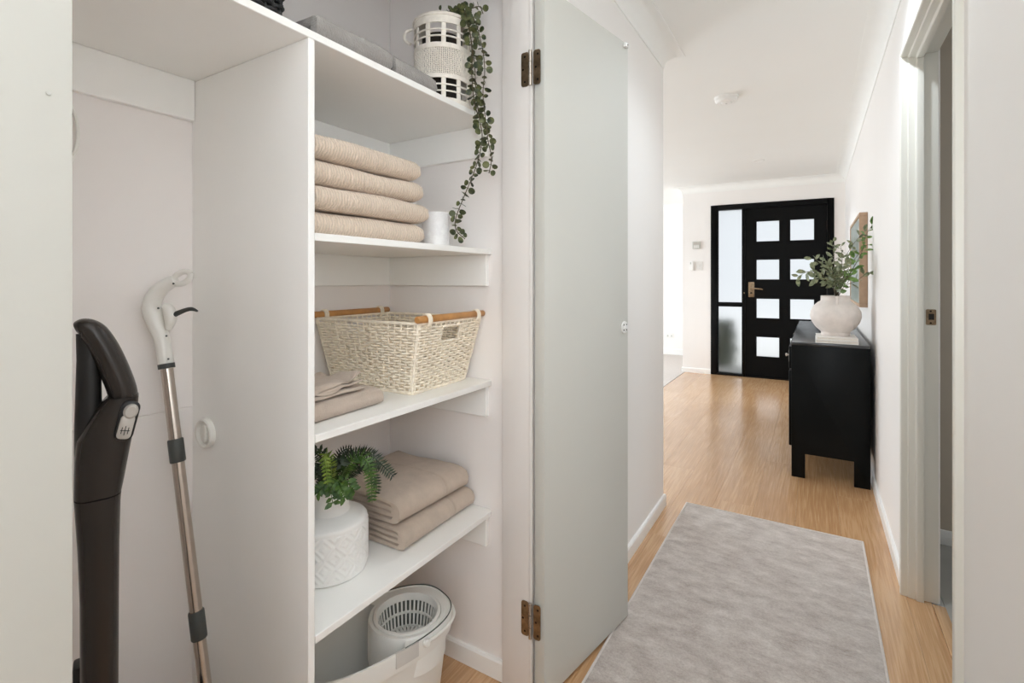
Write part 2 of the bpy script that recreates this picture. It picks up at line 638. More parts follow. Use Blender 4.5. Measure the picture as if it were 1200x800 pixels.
# bathroom
w = MB()
w.box(XR + .1, 3.4, 2.95, 3.05, 0, ZC)
struct(w.build('wall_bathroom', 'bath_wall', smooth=False), 'bathroom wall seen through the side doorway', 'wall')
struct(MB().box(XR + .102, 2.6, 2.938, 2.95, .004, .07).build('baseboard_bathroom', 'white_gloss', bevel=.003), 'white skirting of the bathroom wall', 'baseboard')
struct(MB().box(XR + .1, 3.4, .55, .6, 0, ZC).build('wall_bathroom_near', 'bath_wall', smooth=False), 'near wall of the bathroom', 'wall')

# cornices and baseboards
def cove(w=.085, h=.08, n=10):
    p = [(0, ZC - h - .004), (.004, ZC - h - .004), (.004, ZC - h)]
    for i in range(1, n + 1):
        a = i / n * PI / 2
        p.append((.004 + w - w * math.cos(a), ZC - h + (h - .004) * math.sin(a)))
    p += [(w + .008, ZC - .004), (w + .008, ZC), (0, ZC)]
    return p
CP = cove()
struct(MB().sweep([(XL, -3.5), (XL, YEND), (-5.2, YEND)], CP).build('trim_2', 'cornice', angle=25), 'cove cornice along the left hallway wall', 'cornice')
struct(MB().sweep([(XR, 6.9), (XR, -1.2)], CP, 1).build('trim_3', 'cornice', angle=25), 'cove cornice along the right hallway wall', 'cornice')
struct(MB().sweep([(-1.484, 8.2), (-1.484, yend(-1.484)), (XR, yend(XR))], CP, 1).build('trim_4', 'cornice', angle=25), 'cove cornice above the front door', 'cornice')
struct(MB().sweep([(-5.2, 8.2), (-1.484, 8.2)], CP, 1).build('trim_5', 'cornice', angle=25), 'cove cornice on the far living room wall', 'cornice')
BP = [(0, 0), (.013, 0), (.013, .052), (.009, .06), (0, .06)]
struct(MB().sweep([(XL, YCR + .06), (XL, YEND), (-5.2, YEND)], BP).build('baseboard_left', 'white_gloss', angle=25), 'white skirting on the left wall behind the closet door', 'baseboard')
struct(MB().sweep([(XR, yend(XR)), (XR, 2.43)], BP).build('baseboard_right', 'white_gloss', angle=25), 'white skirting on the right wall below the cabinet', 'baseboard')
struct(MB().sweep([(XR, 1.51), (XR, -1.2)], BP).build('baseboard_right_near', 'white_gloss', angle=25), 'white skirting on the near right wall', 'baseboard')
struct(MB().sweep([(-1.484, 8.2), (-1.484, yend(-1.484)), (-1.14, yend(-1.14))], BP).build('baseboard_end', 'white_gloss', angle=25), 'white skirting left of the front door', 'baseboard')
struct(MB().sweep([(-5.2, 8.2), (-1.484, 8.2)], [(o, z + .004) for o, z in [(0, 0), (.013, 0), (.013, .085), (.009, .093), (0, .093)]]).build('baseboard_living', 'white_gloss', angle=25), 'white skirting of the living room wall', 'baseboard')
struct(MB().sweep([(XB + .02, YCR), (XL - .1, YCR)], [(0, 0), (.012, 0), (.012, .052), (.008, .058), (0, .058)]).build('baseboard_closet', 'white_gloss', angle=25), 'white skirting inside the closet beside the bucket', 'baseboard')

# closet opening lining
cj = sempty('trim_6', 'white timber jamb around the closet opening', 'jamb')
MB().box(-.79, -.697, 1.245, YCR, 0, 2.06).build('jamb', 'jamb_paint', cj, bevel=.002)
MB().box(-.700, -.690, 1.2435, 1.2615, 0, 2.06).build('bead', 'jamb_paint', cj, bevel=.003)
MB().box(-.79, -.69, YCL - .0, YCL + .006, 0, 2.06).build('jamb', 'jamb_paint', cj, bevel=.002)
MB().box(-.79, -.69, YCL + .006, 1.245, 2.04, 2.06).build('head', 'white_gloss', cj, bevel=.002)


# hinges
def rounded_plate(w, h, r, n=4):
    p = []
    for cx, cz, a0 in ((w / 2 - r, h / 2 - r, 0), (-w / 2 + r, h / 2 - r, 90), (-w / 2 + r, -h / 2 + r, 180), (w / 2 - r, -h / 2 + r, 270)):
        for i in range(n + 1):
            a = math.radians(a0 + 90 * i / n)
            p.append((cx + r * math.cos(a), cz + r * math.sin(a)))
    return p


def hinge(parent, z):
    h = bpy.data.objects.new('hinge', None)
    COL.objects.link(h)
    h.parent = parent
    h.location = (0, 0, z)
    # plate on the jamb lies on the side facing -y, plate on the door edge likewise
    MB().prism([(x - .711, zz) for x, zz in rounded_plate(.024, .098, .007)], 1.2425, 1.2448, 'y').build('jamb_plate', 'bronze', h)
    MB().prism([(x - .672, zz) for x, zz in rounded_plate(.022, .098, .007)], 1.2425, 1.2448, 'y').build('door_plate', 'bronze', h)
    k = MB()
    for a, b in ((-.05, -.018), (-.017, .017), (.018, .05)):
        k.lathe([(.0052, a), (.0052, b)], 14, (-.692, 1.240, 0), cap=True)
    k.build('knuckle', 'chrome', h)
    for x in (-.714, -.672):
        for dz, dx in ((-.036, .003), (0, -.003), (.036, .003)):
            MB().lathe([(.0032, 0), (.0032, .0006)], 10, cap=True).build('screw', 'dark_bronze', h, loc=(x + dx, 1.2424, dz), rot=(PI / 2, 0, 0))


# closet doors
hx, hy, ex, ey = -.650, 1.2475, -.5655, 1.722
ang = math.atan2(ex - hx, ey - hy)
dl = math.hypot(ex - hx, ey - hy)
D2 = sempty('door_2', 'pale closet door swung open against the hallway wall', 'door')
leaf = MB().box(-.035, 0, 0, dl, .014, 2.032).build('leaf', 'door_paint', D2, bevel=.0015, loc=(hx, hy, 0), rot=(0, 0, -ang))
hinge(D2, 1.803)
hinge(D2, .231)
# round catch plate with holes near the free edge
rd = bpy.data.objects.new('catch_plate', None)
COL.objects.link(rd)
rd.parent = D2
rd.rotation_euler = (0, 0, -ang)
rd.location = (hx, hy, 0)
MB().lathe([(.0, 0), (.021, 0), (.021, .003), (.019, .004), (0.006, .004), (.005, .006), (0, .006)], 28).build('disc', 'switch_white', rd, loc=(.0, dl - .027, 1.035), rot=(0, PI / 2, 0))
for k in range(4):
    a = PI / 4 + k * PI / 2
    MB().lathe([(.0028, 0), (.0028, .001)], 10, cap=True).build('screw_hole', 'shadow_hole', rd, loc=(.004, dl - .027 + .013 * math.cos(a), 1.035 + .013 * math.sin(a)), rot=(0, PI / 2, 0))
mc = MB().box(0, .012, dl - .035, dl - .012, 2.012, 2.026).build('magnet_catch', 'white_gloss', D2, bevel=.002, loc=(hx, hy, 0), rot=(0, 0, -ang))
MB().lathe([(.003, 0), (.003, .001)], 10, cap=True).build('catch_screw', 'shadow_hole', mc, loc=(.012, dl - .0235, 2.019), rot=(0, PI / 2, 0))

D3 = sempty('door_3', 'pale closet door swung open toward the camera beside the vacuum', 'door')
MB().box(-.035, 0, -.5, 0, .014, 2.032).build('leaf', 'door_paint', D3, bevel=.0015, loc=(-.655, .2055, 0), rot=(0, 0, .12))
MB().lathe([(.0022, 0), (.0022, .001), (0, .0012)], 10, cap=True).build('screw_cap', 'switch_grey', D3, loc=(-.6525, .1855, 1.386), rot=(0, PI / 2, 0))

# side doorway frame (pressed profile) with strike plate
T7 = sempty('trim_7', 'cream painted frame of the side doorway with bronze strike', 'doorframe')
def jamb_profile(sign, y0):
    # cross-section in plan of one jamb; sign -1: faces -y (far side)
    pts = [(.281, 0.022), (.278, .019), (.278, .004), (.281, 0), (.300, 0), (.303, -.006), (.322, -.008), (.326, -.017), (.347, -.017), (.347, 0), (XR + .095, 0), (XR + .095, .022)]
    return [(x, y0 + (o if sign < 0 else -o)) for x, o in pts]
far_j = MB().prism(jamb_profile(-1, 2.396), 0, 2.045 + .022).build('jamb', 'frame_paint', T7, bevel=.0015)
MB().prism(jamb_profile(1, 1.558), 0, 2.045 + .022).build('jamb', 'frame_paint', T7, bevel=.0015)
hp = [(.281, 2.067), (.278, 2.064), (.278, 2.049), (.281, 2.045), (.300, 2.045), (.303, 2.039), (.322, 2.037), (.326, 2.028), (.347, 2.028), (.347, 2.045), (XR + .095, 2.045), (XR + .095, 2.067)]
MB().prism(hp, 1.558, 2.396, 'y').build('head', 'frame_paint', T7, bevel=.0015)
sp = MB().prism([(x + .369, z + 1.062) for x, z in rounded_plate(.030, .058, .004)], 2.3945, 2.3958, 'y').build('strike_plate', 'bronze', T7)
MB().box(.362, .378, 2.3938, 2.3946, 1.052, 1.074).build('latch_hole', 'shadow_hole', sp)
for z in (1.040, 1.084):
    MB().lathe([(.0035, 0), (.0035, .0005)], 10, cap=True).build('screw', 'dark_bronze', sp, loc=(.368, 2.3945, z), rot=(PI / 2, 0, 0))

# ------------------------------------------------------------------ front door
FD = sempty('door_1', 'black front door with eight square frosted panes and sidelight', 'door', (-1.138, 6.775, 0), math.atan(K))
def ewx(x): return (x + 1.138) / math.cos(math.atan(K))
fr = MB()
H = 2.146
fr.box(0, .075, -.012, .10, 0, H)
fr.box(1.262, 1.329, -.012, .10, 0, H)
fr.box(.075, 1.262, -.012, .10, 2.085, H)
fr.build('frame', 'black_door', FD, bevel=.003)
fr = MB()
fr.box(.372, .398, -.012, .10, 0, 2.085)
fr.build('mullion', 'black_door', FD, bevel=.003)
fr = MB()
fr.box(.075, .372, -.012, .10, 0, .026)
fr.build('sill', 'black_door', FD, bevel=.003)
MB().box(.398, 1.262, -.012, .10, 0, .0115).build('threshold', 'black_door', FD, bevel=.002)
MB().box(.075, .372, -.010, .09, .866, .920).build('transom', 'black_door', FD, bevel=.003)
sb = MB()
for z0, z1 in ((.026, .866), (.920, 2.085)):
    for x0, x1 in ((.075, .088), (.359, .372)):
        sb.box(x0, x1, .015, .06, z0, z1)
sb.build('glazing_bead', 'black_door', FD, bevel=.002)
for z0, z1 in ((.026, .866), (.920, 2.085)):
    MB().box(.082, .366, .045, .051, z0, z1).build('sidelight_pane', 'frost', FD, smooth=False)
# door leaf with eight real openings
lf = MB()
lx0, lx1, lz0, lz1 = .400, 1.260, .012, 2.083
cols = [(.525, .770), (.888, 1.131)]
rows = [(.262, .502), (.733, .970), (1.206, 1.448), (1.672, 1.920)]
xs = [lx0] + [v for c_ in cols for v in c_] + [lx1]
zs = [lz0] + [v for r_ in rows for v in r_] + [lz1]
for i in range(5):
    for j in range(9):
        if i % 2 == 1 and j % 2 == 1:
            continue
        lf.box(xs[i], xs[i + 1], .02, .06, zs[j], zs[j + 1])
bmv, bmf = lf.v, lf.f
leaf1 = lf.build('leaf', 'black_door', FD, smooth=False)
for c0, c1 in cols:
    for r0, r1 in rows:
        MB().box(c0 - .004, c1 + .004, .037, .043, r0 - .004, r1 + .004).build('pane', 'frost', FD, smooth=False)
for c0, c1 in cols:
    for r0, r1 in rows:
        b = MB()
        for a in ((c0 - .014, c1 + .014, r0 - .014, r0), (c0 - .014, c1 + .014, r1, r1 + .014), (c0 - .014, c0, r0, r1), (c1, c1 + .014, r0, r1)):
            b.box(a[0], a[1], .013, .02, a[2], a[3])
        b.build('pane_bead', 'black_door', FD, bevel=.002)
hd = MB().box(ewx(-.704), ewx(-.637), .006, .02, .99, 1.174).build('lock_plate', 'bronze', FD, bevel=.003)
lx = ewx(-.672)
MB().tube([(lx, .008, 1.098), (lx, -.04, 1.098), (lx + .02, -.046, 1.098), (lx + .11, -.044, 1.09), (lx + .13, -.044, 1.083)], [.013, .011, .010, .008, .006], 10).build('lever', 'bronze', hd)
MB().lathe([(.012, 0), (.012, .006)], 16, cap=True).build('key_cylinder', 'dark_bronze', hd, loc=(lx, .006, 1.04), rot=(PI / 2, 0, 0))
MB().lathe([(.008, 0), (.008, .004), (0, .006)], 12).build('thumb_turn', 'bronze', FD, loc=(.388, -.012, 1.04), rot=(PI / 2, 0, 0))
for z in (1.84, .25, 1.05):
    MB().lathe([(.007, -.05), (.007, .05)], 12, cap=True).build('hinge', 'dark_bronze', FD, loc=(1.262, .008, z))

# ------------------------------------------------------------------ outside the front door
sbox('ground', 'concrete', (-12, 14, 7.1, 22, -.2, -.05), label='pale concrete path outside the front door', cat='path')


def shrub(loc, h, r, label):
    t = thing('garden_shrub', label, 'shrub', loc)
    m = MB()
    rnd = random.Random(3)
    for i in range(9):
        a = rnd.uniform(0, 2 * PI)
        m.tube([(0, 0, 0), (.3 * r * math.cos(a), .3 * r * math.sin(a), h * .4), (r * .8 * math.cos(a), r * .8 * math.sin(a), h * rnd.uniform(.7, 1))], [.012, .008, .003], 5)
    m.build('branches', 'stem', t)
    m = MB()
    for i in range(1500):
        a, u = rnd.uniform(0, 2 * PI), rnd.random() ** .5
        z = rnd.uniform(.1, 1)
        rr = r * u * (1 - .5 * abs(z - .45))
        c = Vector((rr * math.cos(a), rr * math.sin(a), z * h))
        d = Vector((rnd.gauss(0, 1), rnd.gauss(0, 1), rnd.gauss(.3, .6))).normalized() * .05
        s_ = d.cross(Vector((rnd.gauss(0, 1), rnd.gauss(0, 1), rnd.gauss(0, 1)))).normalized() * .018
        m.add([c, c + d * .5 + s_, c + d, c + d * .5 - s_], [(0, 1, 2, 3)])
    m.build('foliage', 'shrub', t, smooth=False, kind='stuff')


shrub((-1.13, 7.7, -.05), .66, .20, 'green garden shrub behind the frosted sidelight of the front door')

# ------------------------------------------------------------------ closet shelving
ZS = [1.670, 1.277, .880, .486]
def shelf(name, y0, y1, z, label, cleats, group='closet shelves'):
    t = thing(name, label, 'shelf', (0, 0, z), group=None)
    p = [(XB + .001, y0 + .001), (XB + .001, y1 - .002), (XS - .012, y1 - .002)]
    for i in range(5):
        a = PI / 2 * (i / 4)
        p.append((XS - .012 + .012 * math.sin(a), y1 - .002 - .012 + .012 * math.cos(a)))
    p.append((XS, y0 + .001))
    MB().prism(p, 0, .0158).build('board', 'shelf', t, bevel=.0012, seg=1)
    for d in cleats:
        MB().box(*d).build('cleat', 'shelf', t, bevel=.0015, seg=1)
    return t
CH = .095
ct = .016
shelf('closet_shelf', YCL + .002, YCR, ZS[0], 'long white top shelf spanning the whole closet under the lantern basket',
      [(XB, XB + ct, YCL + .002, .6195, -CH, -.0003), (XB, XB + ct, .637, YCR - ct, -CH, -.0003), (XB, XS - .016, YCR - ct, YCR, -CH, -.0003)])
names = ['white shelf under the four ribbed towels', 'white shelf under the cream wicker basket', 'lowest white shelf carrying the fern vase']
for z, nm in zip(ZS[1:], names):
    cl_ = [(XB, XB + ct, .637, YCR - ct, -CH, -.0003), (XB, XS - .016, YCR - ct, YCR, -CH, -.0003)]
    if z != ZS[1]:
        cl_ = cl_[1:]
    shelf('closet_shelf', .636, YCR, z, nm, cl_)
dv = tag(MB().box(XB + .001, XS, .6208, .6355, .0, ZS[0] - .0006).build('divider_panel', 'shelf', bevel=.0012, seg=1), 'tall white divider panel between the cleaning tools and the shelves', 'panel')

# round adhesive hook plate on the divider
t = thing('cable_clip', 'small white oval hook plate stuck on the divider panel', 'hook', (-1.198, .6206, .848))
MB().lathe([(0, 0), (.034, 0), (.034, .010), (.031, .013), (.027, .012), (.025, .005), (0, .005)], 36).build('plate', 'mop_white', t, rot=(PI / 2, 0, 0))
MB().prism([(x, z) for x, z in rounded_plate(.014, .040, .006)], -.012, -.004, 'y').build('latch', 'mop_white', t, bevel=.002, loc=(.004, 0, 0))

# coiled white cord hanging on the back wall
t = thing('coiled_cord', 'loop of white cord hanging on the closet back wall behind the open door', 'cord', (XB, .391, 1.500))
for rr, off in ((.058, .010), (.053, .018)):
    MB().tube([(off, rr * .55 * math.cos(2 * PI * i / 40) - .02 + .0, rr * 1.2 * math.sin(2 * PI * i / 40) - .01) for i in range(41)], .0035, 8).build('loop', 'mop_white', t)
MB().tube([(0.0, -.02, .058), (.022, -.02, .058), (.026, -.02, .068)], .004, 8).build('peg', 'mop_white', t)

# ------------------------------------------------------------------ stick vacuum
def superring(c, ax, ay, hx_, hy_, n=20, p=3.0):
    out = []
    for i in range(n):
        a = 2 * PI * i / n
        ca, sa = math.cos(a), math.sin(a)
        x = math.copysign(abs(ca) ** (2 / p), ca) * hx_
        y = math.copysign(abs(sa) ** (2 / p), sa) * hy_
        out.append(Vector(c) + Vector(ax) * x + Vector(ay) * y)
    return out

ray = math.atan((600 - 115) / F) + TH
TV = 1.0
vac = thing('stick_vacuum', 'dark brown-black stick vacuum standing in the closet beside the open door', 'vacuum', (-math.sin(ray) * TV, math.cos(ray) * TV, 0), ray)
DV = TV * math.cos(ray - TH)
def vu(px): return (px - 115) / F * DV * math.cos(ray - TH)
def vz(py): return EYE - (py - HY) * DV / F
# lower body
secs = [(94, 139.5, 1130), (94, 139.5, 1000), (94, 139.5, 800), (93.5, 140, 700), (91, 140.5, 640), (87.5, 142, 590), (86.8, 143, 579)]
m = MB()
m.loft([superring((vu((a + b) / 2), 0, vz(y)), (1, 0, 0), (0, 1, 0), vu(b) / 2 - vu(a) / 2, .027 + .004 * (y < 650), 24, 2.8) for a, b, y in secs])
m.build('lower_body', 'vac', vac, angle=50)
# housing above the seam, sloping up to the button panel
m = MB()
secs = [(86.8, 143, 577.5), (87, 147, 560), (87.5, 152, 535), (90, 157, 512), (100, 161, 495), (112, 163.5, 478), (125, 164.5, 466)]
rings = []
for a, b, y in secs:
    c = Vector((vu((a + b) / 2), 0, vz(y)))
    rings.append(superring(c, (1, 0, 0), (0, 1, 0), (vu(b) - vu(a)) / 2, .031, 24, 3))
m.loft(rings)
m.build('housing', 'vac', vac, angle=50)
# rear bar and front grip make the closed handle loop
m = MB()
m.tube([(vu(104), .002, vz(y)) for y in (540, 500, 460, 420, 390)], [.0135, .0135, .0125, .0115, .012], 16, flat=1.25)
m.build('rear_bar', 'vac_dark', vac, angle=50)
pth = smoothpts([(vu(88.5), 0, vz(384)), (vu(93), 0, vz(383)), (vu(101), 0, vz(384)), (vu(111), 0, vz(391)), (vu(123), 0, vz(410)), (vu(135), 0, vz(436)), (vu(144), 0, vz(461)), (vu(145), 0, vz(476)), (vu(142), 0, vz(492))], 5)
m = MB()
rad = interp([.006, .0125, .0155, .0175, .0185, .0190, .0190, .0185, .017], 5)
m.tube(pth, rad, 20, up=(0, 1, 0), flat=1.35)
m.build('grip', 'vac', vac, angle=60)
# button panel facing the front right
pn = bpy.data.objects.new('control_panel', None)
COL.objects.link(pn)
pn.parent = vac
pn.location = (vu(149), -.0315, vz(492))
pn.rotation_euler = (0, .22, 0)
MB().prism(rounded_plate(.024, .060, .010), -.004, .001, 'y').build('panel_rim', 'vac_dark', pn, bevel=.001)
MB().prism([(x, z - .009) for x, z in rounded_plate(.018, .036, .006)], -.006, .001, 'y').build('panel_plate', 'silver', pn, bevel=.001)
MB().lathe([(0, .007), (.007, .0065), (.0095, .004), (.010, 0)], 24, rx=.95, ry=1.15).build('power_button', 'silver', pn, loc=(.001, -.004, .015), rot=(PI / 2, 0, 0))
mk = MB()
for i, (dx, wz) in enumerate(((-.004, .010), (0, .014), (.004, .010))):
    mk.box(dx - .0005, dx + .0005, -.0066, -.006, -.014 - wz / 2, -.014 + wz / 2)
mk.box(-.006, .006, -.0066, -.006, -.0145, -.0135)
mk.build('printed_mark', 'vac_dark', pn, smooth=False)
# floor head
m = MB()
m.loft([superring((0, -.02, z), (1, 0, 0), (0, 1, 0), a, b, 28, 4) for z, a, b in ((.0, .115, .06), (.02, .12, .065), (.05, .115, .06), (.075, .05, .04), (.11, .03, .032))])
m.build('floor_head', 'vac_dark', vac, angle=50)
# charging stand behind
MB().box(vu(85), vu(96), .02, .05, 0, vz(783)).build('charging_stand', 'vac_dark', vac, bevel=.004)

# ------------------------------------------------------------------ spray mop leaning in the corner
A = at(195.5, 432, 1.075)
B = at(240, 800, 1.02)
dirp = (A - B).normalized()
foot = B + (A - B).normalized() * ((.055 - B.z) / dirp.z)
mop = thing('spray_mop', 'white handled spray mop with steel pole leaning in the closet corner', 'mop', (foot.x, foot.y, 0))
O = Vector((foot.x, foot.y, 0))
def mp_(px, py, d=1.08): return at(px, py, d) - O
m = MB()
m.tube([foot - O, A - O], .0118, 20)
m.build('pole', 'chrome', mop)
def onpole(py):
    # point of the pole at that picture height
    lo, hi = 0.0, 1.6
    for _ in range(40):
        mid = (lo + hi) / 2
        p = B + dirp * (mid - .5)
        v = p - Vector((0, 0, EYE))
        d = -p.x * ST + p.y * CT
        y = HY - F * (p.z - EYE) / d
        if y > py: lo = mid
        else: hi = mid
    return B + dirp * (lo - .5)
for ya, yb in ((514, 541), (715, 748)):
    a_, b_ = onpole(ya) - O, onpole(yb) - O
    m = MB()
    dd = (a_ - b_)
    m.tube([b_, b_ + dd * .04, b_ + dd * .96, a_], [.0135, .0148, .0148, .0135], 20)
    m.build('collar', 'mop_grey', mop)
a_, b_ = onpole(426) - O, onpole(431.5) - O
MB().tube([b_, a_], .0158, 20).build('collar', 'mop_grey', mop)
pts = [(195.3, 428), (192.5, 412), (189.5, 396), (183, 378), (178, 362), (180.5, 349), (189, 338), (199, 331.5), (206, 328.5)]
rad = [.0150, .0150, .0155, .0180, .0190, .0175, .0155, .0140, .0125]
m = MB()
m.tube(smoothpts([mp_(x, y) for x, y in pts], 5), interp(rad, 5), 20, flat=.85)
gr = m.build('grip', 'mop_white', mop, angle=60)
# hanging ring at the tip: flat loop with a real hole
c0 = mp_(213.5, 325.5)
ux = (mp_(222, 321) - mp_(206, 329)).normalized()
uz = Vector((0, 0, 1)) - ux * ux.z
uz.normalize()
m = MB()
m.tube([c0 + ux * .0200 * math.cos(2 * PI * i / 28) + uz * .0115 * math.sin(2 * PI * i / 28) for i in range(29)], .0062, 10, cap=False)
m.build('hanging_ring', 'mop_white', mop, angle=60)
m = MB()
m.tube(smoothpts([mp_(192, 358), mp_(198, 363), mp_(200, 374), mp_(197, 386)], 4), interp([.007, .012, .012, .006], 4), 14)
m.build('trigger_housing', 'mop_white', mop, angle=60)
m = MB()
m.tube(smoothpts([mp_(199, 371.5), mp_(208, 367), mp_(218, 363), mp_(225, 362), mp_(231.5, 364.5)], 5), interp([.0055, .0055, .0045, .0042, .002], 5), 12, up=(0, 0, 1), flat=1)
m.build('trigger', 'mop_grey', mop, angle=60)
toc = Vector((0, 0, EYE))
for x, y, r_ in ((203.3, 332.2, .0135), (185.5, 361, .0175), (195, 393.5, .0145), (197.3, 420.5, .0145)):
    p = mp_(x, y)
    v = (toc - at(x, y, 1.08)).normalized()
    q = p + v * r_
    m = MB()
    m.tube([q - v * .004, q + v * .0006], .0022, 10)
    m.build('screw', 'mop_grey', gr)
tp = onpole(806) - O
m = MB()
m.loft([superring(tp + Vector((0.012, -.038, z)), (1, 0, 0), (0, 1, 0), a, b, 20, 2.4) for z, a, b in ((-.28, .02, .022), (-.25, .03, .032), (-.06, .032, .034), (-.01, .026, .028), (.02, .014, .016), (.026, .004, .005))])
m.build('water_tank', 'vac_dark', mop, angle=50)
m = MB()
m.loft([superring((0.02, 0, z), (1, 0, 0), (0, 1, 0), a, b, 28, 5) for z, a, b in ((0, .14, .045), (.012, .145, .05), (.028, .14, .046), (.038, .06, .03), (.06, .018, .018))])
m.build('mop_head', 'mop_grey', mop, angle=50)

# ------------------------------------------------------------------ folded towels
def fold_profile(L, t, n, gap=.0012, droop=0):
    """outline of one band folded n times; x along the fold length, z up; folded edges rounded"""
    cpts = []
    seg = 12
    for k in range(n):
        z = t / 2 + k * (t + gap)
        r = (t + gap) / 2
        x0, x1 = -L / 2 + r + t / 2, L / 2 - r - t / 2
        if k == 0:
            x0 += L * .02
        if k == n - 1:
            pass
        rng = range(seg + 1)
        line = [(x0 + (x1 - x0) * i / seg, z) for i in rng]
        if k % 2:
            line.reverse()
        cpts += line
        if k < n - 1:
            s_ = 1 if k % 2 == 0 else -1
            cx = x1 if s_ > 0 else x0
            for i in range(1, 6):
                a = -PI / 2 + PI * i / 6
                cpts.append((cx + s_ * r * math.cos(a), z + r + r * math.sin(a)))
    P = [Vector((x, z)) for x, z in cpts]
    left, right = [], []
    for i, p in enumerate(P):
        d = (P[min(i + 1, len(P) - 1)] - P[max(i - 1, 0)]).normalized()
        nn = Vector((-d.y, d.x))
        left.append(p + nn * t / 2 * .97)
        right.append(p - nn * t / 2 * .97)
    d = (P[-1] - P[-2]).normalized()
    endcap = [P[-1] + d * t * .42]
    d0 = (P[0] - P[1]).normalized()
    startcap = [P[0] + d0 * t * .42]
    return right + endcap + left[::-1] + startcap


def nested_profiles(L, t):
    """band folded in half twice: an outer fold wrapped round an inner fold, both rounded at +x"""
    out = []
    for z0, z1, xe_ in ((t * .5, t * 3.5, 0), (t * 1.5, t * 2.5, t)):
        r = (z1 - z0) / 2
        x1 = L / 2 - t * 2
        x0 = -L / 2 + (.004 if xe_ else 0)
        C = [(x0 + (x1 - x0) * i / 14, z0) for i in range(15)]
        C += [(x1 + r * math.cos(-PI / 2 + PI * i / 10), (z0 + z1) / 2 + r * math.sin(-PI / 2 + PI * i / 10)) for i in range(1, 10)]
        C += [(x1 + (x0 - x1) * i / 14, z1) for i in range(15)]
        P = [Vector(c_) for c_ in C]
        l_, r_ = [], []
        for i, p in enumerate(P):
            d = (P[min(i + 1, len(P) - 1)] - P[max(i - 1, 0)]).normalized()
            nn = Vector((-d.y, d.x))
            l_.append(p + nn * t * .485)
            r_.append(p - nn * t * .485)
        out.append(r_ + [P[-1] + Vector((-t * .4, 0))] + l_[::-1] + [P[0] + Vector((-t * .4, 0))])
    return out


def nested_towel(name, label, loc, rz, L, W, t, mat, group=None, amp=.004, seed=0, nw=22, dome=.0, hem=None):
    m = MB()
    so = Vector((seed * 7.3, seed * 3.1, seed * 1.7))
    H_ = 4 * t
    ks = [0, .008, .025, .05] + [.05 + .90 * (i + 1) / nw for i in range(nw)] + [.975, .992, 1.0]
    if hem:
        ks += [hem - .012, hem - .004, hem + .004, hem + .012]
    ks = sorted(ks)
    for bi, prof in enumerate(nested_profiles(L, t)):
        rings = []
        for k in ks:
            y = -W / 2 + W * k
            e = max(0, 1 - k / .05) ** 2 + max(0, 1 - (1 - k) / .05) ** 2
            hm = 1 if hem and abs(k - hem) < .006 else 0
            ring = []
            for p in prof:
                x, z = p.x, p.y
                lay = min(3, int(z / t))
                zc = (lay + .5) * t
                zz = zc + (z - zc) * (1 - .45 * e)
                f = zz / H_
                q = Vector((x * 8, y * 8, zz * 10)) + so
                wob = noise.noise(Vector((x * 22, y * 5, lay * 3.0)) + so)
                nx = noise.noise(q) * amp
                ny = noise.noise(q + Vector((31, 0, 0))) * amp * 1.6 + (noise.noise(Vector((x * 30, lay * 4.0, seed))) * .003 if e > 0 else 0)
                nz = noise.noise(Vector((x * 6, y * 6 + 17, 0)) + so) * amp * 1.3 + wob * .0012
                dm = dome * (1 - (2 * x / L) ** 2) * (1 - (2 * y / W) ** 2)
                front = max(0, (x - (L / 2 - 3 * t)) / (3 * t))
                xx = x + nx - hm * .003 * front
                z2 = zz + f * (nz + dm - hm * .0025) + f * f * front * -.006
                ring.append((xx, y + ny, max(.0005, z2)))
            rings.append(ring)
        m.loft(rings)
    o = m.build(name, mat, smooth=True, angle=60)
    o.location = loc
    o.rotation_euler = (0, 0, rz)
    tag(o, label, 'towel', group)
    return o, H_


def folded_towel(name, label, loc, rz, L, W, t, n, mat, group=None, amp=.004, seed=0, nw=14, dome=.0, edge=.004, axis='x', rx=0):
    """towel of n layers; fold edges at +-x, layers visible on the +-y ends"""
    prof = fold_profile(L, t, n)
    zmid = n * t / 2
    rings = []
    so = Vector((seed * 7.3, seed * 3.1, seed * 1.7))
    ks = [0, .012, .04] + [.04 + .92 * (i + 1) / nw for i in range(nw)] + [.988, 1.0]
    ztop = n * t
    for k in ks:
        y = -W / 2 + W * k
        e = 0
        if k < .035: e = (1 - (k / .035)) ** 2
        if k > .965: e = ((k - .965) / .035) ** 2
        ring = []
        for p in prof:
            x, z = p.x, p.y
            lay = (z % (t + .0012)) / t
            zz = z
            # round the free ends of every layer a bit
            zc = (math.floor(min(z, ztop * .999) / (t + .0012)) + .5) * (t + .0012)
            zz = zc + (z - zc) * (1 - .55 * e)
            xx = x * (1 - .012 * e)
            f = max(0, min(1, zz / ztop))
            nx = noise.noise(Vector((x * 9, y * 9, zz * 14)) + so)
            ny = noise.noise(Vector((x * 9 + 31, y * 9, zz * 14)) + so)
            nz = noise.noise(Vector((x * 7, y * 7 + 17, 0)) + so)
            dm = dome * (1 - (2 * x / L) ** 2) * (1 - (2 * y / W) ** 2)
            ring.append((xx + nx * amp * 1.1, y + ny * amp * (1.2 if .05 < k < .95 else 1.8), max(.0004, zz + f * (nz * amp * 1.2 + dm) - .10 * t * f * (abs(2 * x / L) ** 6))))
        rings.append(ring)
    m = MB().loft(rings)
    o = m.build(name, mat, smooth=True, angle=60)
    o.location = loc
    o.rotation_euler = (rx, 0, rz)
    tag(o, label, 'towel', group)
    return o, ztop


